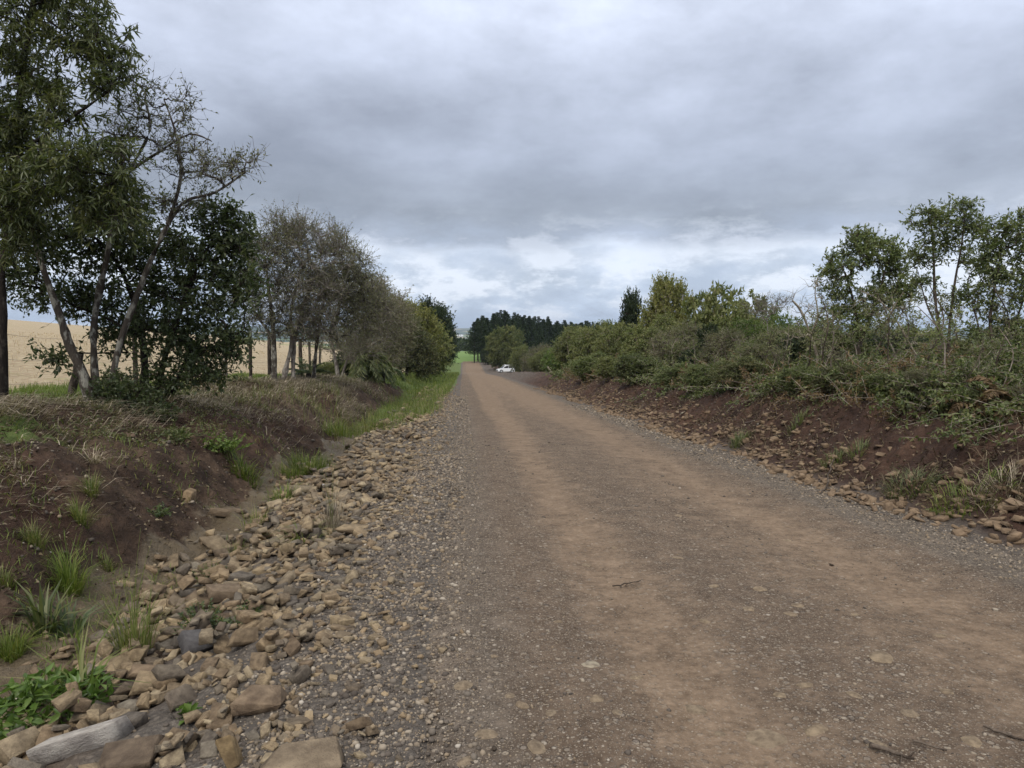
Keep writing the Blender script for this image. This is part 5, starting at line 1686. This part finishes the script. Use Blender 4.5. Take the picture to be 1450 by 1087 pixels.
tuft('yellow green tuft highest on the bare left bank', 130, 700, 130, .20, .005, 'ygrass', spread=.05)
tuft('yellow green tuft in the middle of the bare left bank', 113, 738, 170, .22, .005, 'ygrass', spread=.06)
tuft('yellowish tuft near the left picture edge on the bare bank', 50, 770, 150, .20, .005, 'ygrass', spread=.055)
tuft('big arching green tuft with a tall bent stalk above the ditch', 100, 838, 240, .34, .006, 'grass', spread=.08, stalks=2)
tuft('small yellow tuft right of the tall stalked tuft', 152, 805, 90, .13, .004, 'ygrass', spread=.04)
tuft('rounded green tuft at the left edge of the picture by the ditch', 15, 935, 260, .22, .005, 'grass', spread=.07)
tuft('small yellow green tuft at the left edge under the bank', 8, 830, 90, .14, .005, 'ygrass', spread=.04)
tuft('broad bladed green lily like clump at the ditch edge', 62, 890, 40, .34, .022, 'mid', (.15, .75), .06, 'lily_clump', 'plant')
tuft('second broad bladed clump beside the muddy ditch, with lower blades', 95, 898, 34, .28, .020, 'bluegreen', (.3, .95), .07, 'lily_clump', 'plant')
tuft('tall thin reddish yellow grass at the edge of the wet ditch', 190, 930, 120, .42, .006, 'ygrass', (.05, .5), .10, stalks=5)
tuft('long arching yellow green leaves above the broad leaved weed', 112, 1000, 36, .42, .013, 'ygrass', (.35, .95), .05, 'arching_grass')
tuft('upright narrow green spike of grass in the muddy ditch', 118, 970, 10, .36, .010, 'grass', (.0, .12), .02)
tuft('bright yellow green tuft growing between ditch stones', 328, 800, 80, .20, .007, 'ygrass', (.05, .6), .05)
tuft('fresh green grass clump on the rubble edge by the flat boulder', 440, 668, 520, .34, .009, 'grass', (.1, .75), .34)
tuft('second fresh green grass clump left of the flat boulder', 415, 678, 200, .26, .008, 'grass', (.1, .75), .18)
tuft('dry upright stems of grass on the crest of the rubble', 470, 752, 90, .38, .005, 'straw', (.02, .4), .12, stalks=8)
tuft('straggling grass bent over stones near the rubble crest', 432, 770, 60, .34, .006, 'ygrass', (.5, 1.0), .12)
tuft('thin pale grass beside the muddy ditch', 362, 752, 90, .30, .005, 'ygrass', (.1, .6), .14)
tuft('pale straw tuft hanging on the left bank', 134, 655, 90, .26, .006, 'straw', (.5, 1.0), .06)
tuft('grass clump at the ditch bend beside the fallen bank', 400, 715, 160, .26, .007, 'grass', (.1, .8), .18)
tuft('dry grass tuft at the upper end of the rubble', 520, 612, 160, .5, .01, 'ygrass', (.05, .6), .4)
tuft('green grass clump under the hollow in the left bank', 480, 615, 260, .45, .011, 'grass', (.1, .7), .4)
tuft('bright green leafy clump on the left bank face', 345, 668, 220, .26, .012, 'grass', (.2, .8), .22)
tuft('dark green tuft on the earth bank right of the road', 1048, 628, 160, .26, .008, 'mid', (.1, .8), .16)
tuft('grass clump over the rocks at the foot of the right bank', 1290, 690, 240, .26, .007, 'mid', (.3, 1.0), .26)
tuft('large grass clump at the foot of the right bank nearest the right edge', 1375, 705, 260, .24, .007, 'grass', (.3, 1.0), .36)
tuft('straw mixed grass tuft at the right edge of the picture', 1425, 700, 200, .3, .006, 'straw', (.3, 1.0), .26)
tuft('small green tuft left of the grass clumps on the right bank foot', 1180, 655, 130, .2, .008, 'mid', (.1, .8), .16)
tuft('thin green tuft halfway up the right earth bank', 1215, 640, 100, .2, .007, 'mid', (.1, .8), .12)
tuft('green tuft on the earth slope below the bushes', 1130, 600, 120, .24, .008, 'mid', (.1, .8), .16)


def weed(label, u, v, n, size, L, W, mat, name='leafy_weed', flat=0.5, stem=True):
    p = gx_at(u, v)
    rng = np.random.default_rng(int(u * 3 + v * 5))
    r = root(name, label, 'weed', p - [0, 0, .01])
    st, cr = MB(), MB()
    a = rng.uniform(0, 6.28, n)
    q = rng.uniform(0, 1, n) ** .6 * size
    h = size * rng.uniform(.35, 1.1, n) * (1 - .5 * q / size)
    E = np.stack([np.cos(a) * q, np.sin(a) * q, h], 1)
    B = E * [.35, .35, 0]
    T = np.stack([B, B * .4 + E * .6 + [0, 0, .02], E], 1)
    tubes(st, T, np.tile([.0028, .0022, .001], (n, 1)), 4)
    k = np.repeat(np.arange(n), 9)
    s = rng.uniform(.3, 1, len(k))[:, None]
    lp = T[k, 0] * (1 - s) + T[k, 2] * s
    leaves(cr, lp, rng.normal(size=(len(k), 3)) * [1, 1, flat] + [0, 0, .3], L, W, rng, .18)
    link('stems', st.mesh('stems', LM['grass']), r)
    link('leaves', cr.mesh('leaves', LM[mat]), r)


weed('bright green broad leaved weed filling the bottom left corner behind the whitewashed stone', 66, 1030, 130, .33, .078, .032, 'broad')
weed('second bright green weed at the very bottom left edge', 12, 1050, 80, .27, .075, .03, 'broad')
weed('bluish green bushy weed growing out of the rubble', 290, 895, 70, .24, .028, .014, 'bluegreen')
weed('feathery grey green weed on the stones behind the bushy weed', 298, 820, 46, .18, .02, .008, 'bluegreen')
weed('pale weed trailing over stones right of the bushy weed', 338, 885, 30, .18, .03, .012, 'bluegreen')
weed('small single green sprout among brown blocks', 255, 1015, 5, .06, .05, .035, 'broad')
weed('leafy green weed hanging on the left bank by the hollow', 320, 640, 60, .4, .05, .03, 'bright')
weed('low grey green weed in the bank face above the ditch', 222, 730, 30, .16, .03, .015, 'bluegreen')
weed('ragged dark weed on the bank brow above the protruding block', 250, 625, 40, .3, .05, .025, 'mid')

# stones and boulders sticking out of the left bank
for (u, v, s, k, lab, col, sc) in [(268, 706, .34, 3, 'squared tan block jutting out of the left bank above the ditch', (.25, .18, .11), (1, .9, 1.3)),
                                    (322, 728, .36, 19, 'rounded grey brown boulder in the ditch below the bank', (.17, .13, .09), (1, .9, .9)),
                                    (180, 618, .26, 7, 'flat reddish stone lying on the upper left bank', (.17, .115, .08), (1, .8, .5)),
                                    (305, 775, .45, 21, 'low flat ledge stone lying along the ditch bed', (.2, .155, .1), (1, .6, .35)),
                                    (72, 885, .22, 9, 'reddish brown stone beside the broad bladed clump', (.14, .09, .065), (1, .8, .7)),
                                    (240, 800, .34, 13, 'flat muddy stone half sunk in the ditch bed', (.2, .155, .1), (1, .7, .25))]:
    p = gx_at(u, v)
    tag(link('boulder', make_mesh('boulder', *ROCKS[k], rock_mat('boulder_stone', False, col)), None, p + [0, 0, s * .08], (.15, .1, u * .1), (s * sc[0], s * sc[1], s * sc[2])), lab, 'boulder')


# ---------------------------------------------------------------- dead bracken
def bracken(label, u, v, Y, n, L, mat='bracken', curl=.9):
    b = gp(u, Y) if v is None else gx_at(u, v)
    rng = np.random.default_rng(int(u * 11 + Y * 3))
    r = root('dead_fern' if mat == 'bracken' else 'fern', label, 'fern', b - [0, 0, .03])
    st, cr = MB(), MB()
    m = 10
    for k in range(n):
        az = rng.uniform(0, 6.28)
        el = rng.uniform(.5, 1.35)
        d = np.array([math.cos(az) * math.cos(el), math.sin(az) * math.cos(el), math.sin(el)])
        l = L * rng.uniform(.7, 1.2)
        t = np.linspace(0, 1, m)[:, None]
        Q = d * l * t + np.array([0, 0, -1]) * l * curl * rng.uniform(.6, 1.2) * t ** 2.1
        tubes(st, Q[None], np.linspace(.006, .002, m)[None], 4)
        nl = 60
        s = np.repeat(np.linspace(.2, 1, nl // 2), 2)
        i = np.clip((s * (m - 1)).astype(int), 0, m - 2)
        f = (s * (m - 1) - i)[:, None]
        base = Q[i] * (1 - f) + Q[i + 1] * f
        tan = nrm(Q[i + 1] - Q[i])
        lat = nrm(np.cross(tan, [0.01, 0, 1.0]))
        dd_ = nrm(lat * np.tile([1, -1], nl // 2)[:, None] + tan * .45 + np.array([0, 0, -.35]) + rng.normal(size=(nl, 3)) * .2)
        leaves(cr, base, dd_, l * .26 * (1.15 - s), .035 * L + .006, rng, .2)
    link('stalks', st.mesh('stalks', LM['litter']), r)
    link('fronds', cr.mesh('fronds', LM[mat]), r)


for (u, v, Y, n, L, lab) in [(1105, None, 14.9, 14, .8, 'rusty dead bracken left of the dead tree trunk'), (1128, None, 14.2, 10, .6, 'small pale brown bracken tuft beside the dead trunk'),
                             (1212, None, 12.1, 18, .9, 'wide rusty bracken clump below the windswept tree'), (1255, None, 11.2, 14, .7, 'brown bracken right of the wide rusty clump'),
                             (1290, None, 10.6, 12, .7, 'dead bracken between bushes near the leaning sapling foot'), (1392, None, 8.7, 12, .7, 'curled orange brown bracken hanging over the right bank'),
                             (1440, None, 8.5, 18, .9, 'large brown bracken mass at the right picture edge'), (1425, None, 9.5, 14, .8, 'dark brown bracken behind the large mass at the right edge'),
                             (1170, None, 12.9, 12, .7, 'faded bracken on the brow between the dead tree and the wide clump')]:
    bracken(lab, u, v, Y, int(n * 1.5), L * 1.25)
for (u, Y, lab) in [(1060, 17.3, 'green fern on the brow below the tangled bush'), (1325, 10.6, 'green fern hanging on the right bank brow'), (1180, 12.6, 'green fern between faded and rusty bracken')]:
    bracken(lab, u, None, Y, 14, .7, 'mid', .7)


# ---------------------------------------------------------------- sticks, stakes, clods
def stick(label, p0, p1, r0, r1, mat, seed, name='stick', bend=.06, twig=0):
    rng = np.random.default_rng(seed)
    p0, p1 = np.array(p0), np.array(p1)
    L = np.linalg.norm(p1 - p0)
    t = np.linspace(0, 1, 8)[:, None]
    P = (p1 - p0) * t + np.cumsum(rng.normal(size=(8, 3)), 0) * L * bend * .35
    mb = MB()
    tubes(mb, P[None], np.linspace(r0, r1, 8)[None], 7)
    for k in range(twig):
        i = rng.integers(2, 7)
        d = nrm(nrm(p1 - p0) + rng.normal(size=3) * .7)
        tubes(mb, np.stack([P[i], P[i] + d * L * .12, P[i] + d * L * .28])[None], np.array([[r1, r1 * .7, r1 * .3]]), 5)
    o = link(name, mb.mesh(name, BK[mat], True), None, p0)
    return tag(o, label, name.replace('_', ' '))


def on(u, v, h=.02):
    p = gx_at(u, v)
    return p + [0, 0, h]


stick('thickest brown stick lying on the road at the bottom right', on(1232, 1062), on(1300, 1086), .011, .005, 'brown', 1, twig=2)
stick('thin forked twig lying on the road beside the thick stick', on(1292, 1055), on(1345, 1072), .006, .003, 'brown', 2, twig=2)
stick('slim stick near the right bottom corner of the road', on(1388, 1032), on(1450, 1052), .007, .004, 'brown', 3, twig=1)
stick('small bent twig on the gravel in the middle of the road', on(868, 835), on(905, 825), .005, .003, 'brown', 4, twig=2)
stick('pale dead branch slanting across the red earth slope', on(965, 590, .1), at(1040, 548, 19.5), .02, .008, 'pale', 5, twig=2)
stick('white upright stick at the foot of the bushes', on(1034, 580, -.05), at(1037, 553, 17.5), .022, .014, 'pale', 6)
stick('pale broken branch lying above the red earth by the bracken', at(1040, 552, 17.5), at(1085, 530, 17.2), .022, .01, 'pale', 7, twig=1)
stick('grey branch leaning out of the brush on the right slope', on(1075, 600, .05), at(1110, 575, 14.5), .018, .008, 'grey', 8, twig=2)
stick('thin stick lying on the rubble at the right bank foot', on(1165, 700, .05), on(1185, 672, .12), .014, .008, 'brown', 9)
stick('long pale stem leaning through the scrub', at(1225, 545, 13.8), at(1290, 470, 14.6), .018, .006, 'pale', 10, twig=3)
stick('pale bent stem arching over the brush below the windswept tree', at(1150, 560, 14), at(1222, 500, 15), .02, .007, 'pale', 11, twig=3)
stick('short whitish cut stem on the brow', at(1110, 560, 14.8), at(1140, 548, 14.6), .022, .016, 'pale', 12)
g = gp(783, 66)
stick('pale broken stake leaning left at the edge of the bushes', g - [0, 0, .1], at(775, 519, 66), .11, .08, 'pale', 13, 'broken_stake', .01)
for (u, v, s, lab) in [(1177, 801, .045, 'dark clod of earth alone on the right wheel track'), (700, 1062, .03, 'dark pebble sized clod near the bottom of the left wheel track')]:
    p = gx_at(u, v)
    t_ = rock_mat('dark_clod', False, (.05, .036, .028))
    tag(link('clod', make_mesh('clod', *ROCKS[6], t_), None, p + [0, 0, s * .2], (.1, .2, 1), (s, s, s)), lab, 'clod')


# ---------------------------------------------------------------- white car far down the road
def car():
    Y = 139.0
    p = at(716, 528, Y)
    g = np.array([p[0], Y, float(H(p[0], Y))])
    r = root('parked_car', 'white car with dark windows parked at the far right roadside, half behind a bush', 'car', g, None, math.radians(180 + 14), (.86, .86, .9))
    t = NT('white_car_paint')
    t.principled((0.78, 0.79, 0.80), 0.25, 0.5, None, **{'Coat Weight': 0.5})
    paint = t.m
    t = NT('dark_glass')
    t.principled((0.012, 0.014, 0.017), 0.06, 0.5)
    glass = t.m
    t = NT('tyre_rubber')
    t.principled((0.02, 0.02, 0.02), 0.85, 0.3)
    rub = t.m
    t = NT('wheel_metal')
    t.principled((0.35, 0.35, 0.36), 0.35, 0.5, None, Metallic=0.7)
    met = t.m
    t = NT('headlight_glass')
    t.principled((0.55, 0.57, 0.6), 0.1, 0.5)
    hl = t.m
    t = NT('black_trim_and_shade')
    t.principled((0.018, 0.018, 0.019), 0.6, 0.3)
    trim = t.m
    # body: side profile (x forward) lofted over five widths
    lower = [(-2.0, .35), (-2.08, .62), (-2.05, .92), (-1.2, .98), (0.75, .96), (1.55, .86), (1.98, .70), (2.05, .48), (1.98, .30), (-1.9, .28)]

    def loft(prof, ws, ins, name, mat):
        bm = bmesh.new()
        rings = []
        for w, k in zip(ws, ins):
            cx = sum(a for a, b in prof) / len(prof)
            cz = sum(b for a, b in prof) / len(prof)
            rings.append([bm.verts.new((cx + (a - cx) * k, w, cz + (b - cz) * k)) for a, b in prof])
        for a, b in zip(rings[:-1], rings[1:]):
            for i in range(len(prof)):
                j = (i + 1) % len(prof)
                bm.faces.new((a[i], a[j], b[j], b[i]))
        bm.faces.new(rings[0][::-1])
        bm.faces.new(rings[-1])
        bmesh.ops.recalc_face_normals(bm, faces=bm.faces)
        me = bpy.data.meshes.new(name)
        bm.to_mesh(me)
        bm.free()
        me.materials.append(mat)
        return link(name, me, r)
    body = loft(lower, [-.86, -.82, -.0, .82, .86], [.95, 1, 1, 1, .95], 'body', paint)
    cabin = [(-2.02, .94), (-1.96, 1.50), (-1.75, 1.72), (-.1, 1.72), (.30, 1.62), (1.05, .94)]
    loft(cabin, [-.76, -.62, 0, .62, .76], [1.0, .985, 1.0, .985, 1.0], 'cabin', paint)
    for s in (-1, 1):
        for name, prof in (('side_window', [(-.42, 1.0), (-.42, 1.54), (.20, 1.50), (.86, 1.0)]), ('side_window', [(-1.30, 1.0), (-1.26, 1.54), (-.5, 1.55), (-.5, 1.0)]),
                           ('side_window', [(-1.80, 1.08), (-1.78, 1.36), (-1.45, 1.38), (-1.45, 1.08)])):
            y = s * .765
            v = [(a, y, b) for a, b in prof] + [(a, y - s * .03, b) for a, b in prof]
            f = [(0, 1, 2, 3), (4, 7, 6, 5), (0, 4, 5, 1), (1, 5, 6, 2), (2, 6, 7, 3), (3, 7, 4, 0)]
            link(name, make_mesh(name, v, np.array(f), glass), r)
        me = make_mesh('headlight', [(1.72, s * .62, .70), (1.95, s * .55, .64), (1.93, s * .80, .64), (1.66, s * .845, .72), (1.74, s * .62, .80), (1.96, s * .55, .735), (1.90, s * .81, .74), (1.62, s * .85, .83)],
                       np.array([(0, 1, 2, 3), (4, 7, 6, 5), (0, 4, 5, 1), (1, 5, 6, 2), (2, 6, 7, 3), (3, 7, 4, 0)]), hl)
        link('headlight', me, r)
        for x in (-1.28, 1.28):
            mb = MB()
            n = 20
            th = np.arange(n) * 2 * np.pi / n
            prof = [(.20, -.10), (.30, -.10), (.325, -.07), (.325, .07), (.30, .10), (.20, .10)]
            V = np.array([[(R * math.cos(a), y, R * math.sin(a)) for a in th] for R, y in prof])
            idx = np.arange(len(prof) * n).reshape(len(prof), n)
            mb.add(V.reshape(-1, 3), np.stack([idx[:-1], np.roll(idx[:-1], -1, 1), np.roll(idx[1:], -1, 1), idx[1:]], -1).reshape(-1, 4))
            w = link('wheel', mb.mesh('wheel', rub, True), r, (x, s * .78, .325))
            mb = MB()
            ring = [(.2 * math.cos(a), s * .085, .2 * math.sin(a)) for a in th]
            mb.add(np.array(ring + [(0, s * .06, 0)]), [[i, (i + 1) % n, n] for i in range(n)])
            link('rim', mb.mesh('rim', met), w)
            # flat black ring standing in for the shade inside the wheel arch
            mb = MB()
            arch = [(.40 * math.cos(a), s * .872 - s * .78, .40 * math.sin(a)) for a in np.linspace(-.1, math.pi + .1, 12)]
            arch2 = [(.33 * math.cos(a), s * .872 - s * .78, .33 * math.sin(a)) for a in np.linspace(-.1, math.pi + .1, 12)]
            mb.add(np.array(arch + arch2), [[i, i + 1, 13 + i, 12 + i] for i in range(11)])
            link('wheel_arch_shade', mb.mesh('wheel_arch_shade', trim), r, (x, s * .78, .325))
    # windscreen, grille, bumper, side trim
    link('windscreen', make_mesh('windscreen', [(1.00, -.60, 1.0), (1.00, .60, 1.0), (.34, .56, 1.58), (.34, -.56, 1.58)], np.array([(0, 1, 2, 3)]), glass), r, (.03, 0, .015))
    link('grille', make_mesh('grille', [(2.0, -.5, .44), (2.0, .5, .44), (1.97, .5, .68), (1.97, -.5, .68)], np.array([(0, 1, 2, 3)]), trim), r, (.075, 0, 0))


car()

# white farm sheds on the far hillside
def sheds():
    t = NT('white_sheet_metal')
    t.principled((0.8, 0.8, 0.8), 0.5, 0.3)
    t2 = NT('pale_wall')
    t2.principled((0.6, 0.6, 0.58), 0.8, 0.2)
    for u, L, lab in ((643, 34, 'left one of two tiny white farm sheds on the blue hillside'), (650, 40, 'right one of two tiny white farm sheds on the blue hillside')):
        az = math.atan2(at(u, 465, 100)[0], 100)
        best = None
        for rr in np.arange(1900, 6500, 40):
            z = hill_z(az, rr)
            v = project(np.array([math.sin(az) * rr, math.cos(az) * rr, z]))[1]
            if best is None or abs(v - 476.5) < best[0]:
                best = (abs(v - 476.5), rr, z)
        rr, z = best[1], best[2]
        r = root('farm_shed', lab, 'shed', (math.sin(az) * rr, math.cos(az) * rr, z - 1))
        w, d, h = L / 2 * rr / 3500, 9, 9
        V = [(-w, -d, 0), (w, -d, 0), (w, d, 0), (-w, d, 0), (-w, -d, h), (w, -d, h), (w, d, h), (-w, d, h)]
        link('wall', make_mesh('wall', V, np.array([(0, 1, 5, 4), (1, 2, 6, 5), (2, 3, 7, 6), (3, 0, 4, 7)]), t2.m), r)
        V = [(-w - 1, -d - 1, h), (w + 1, -d - 1, h), (w + 1, 0, h + 5), (-w - 1, 0, h + 5), (w + 1, d + 1, h), (-w - 1, d + 1, h)]
        link('roof', make_mesh('roof', V, np.array([(0, 1, 2, 3), (3, 2, 4, 5)]), t.m), r, (0, 0, .05))


sheds()



# ---------------------------------------------------------------- render settings
SC.view_settings.view_transform = 'Standard'
SC.view_settings.look = 'None'
SC.view_settings.exposure = 0.57
SC.view_settings.gamma = 1
cy = SC.cycles
cy.use_denoising = True
cy.max_bounces = 6
cy.diffuse_bounces = 3
cy.glossy_bounces = 2
cy.transmission_bounces = 3
cy.transparent_max_bounces = 4
cy.volume_bounces = 0
cy.caustics_reflective = False
cy.caustics_refractive = False
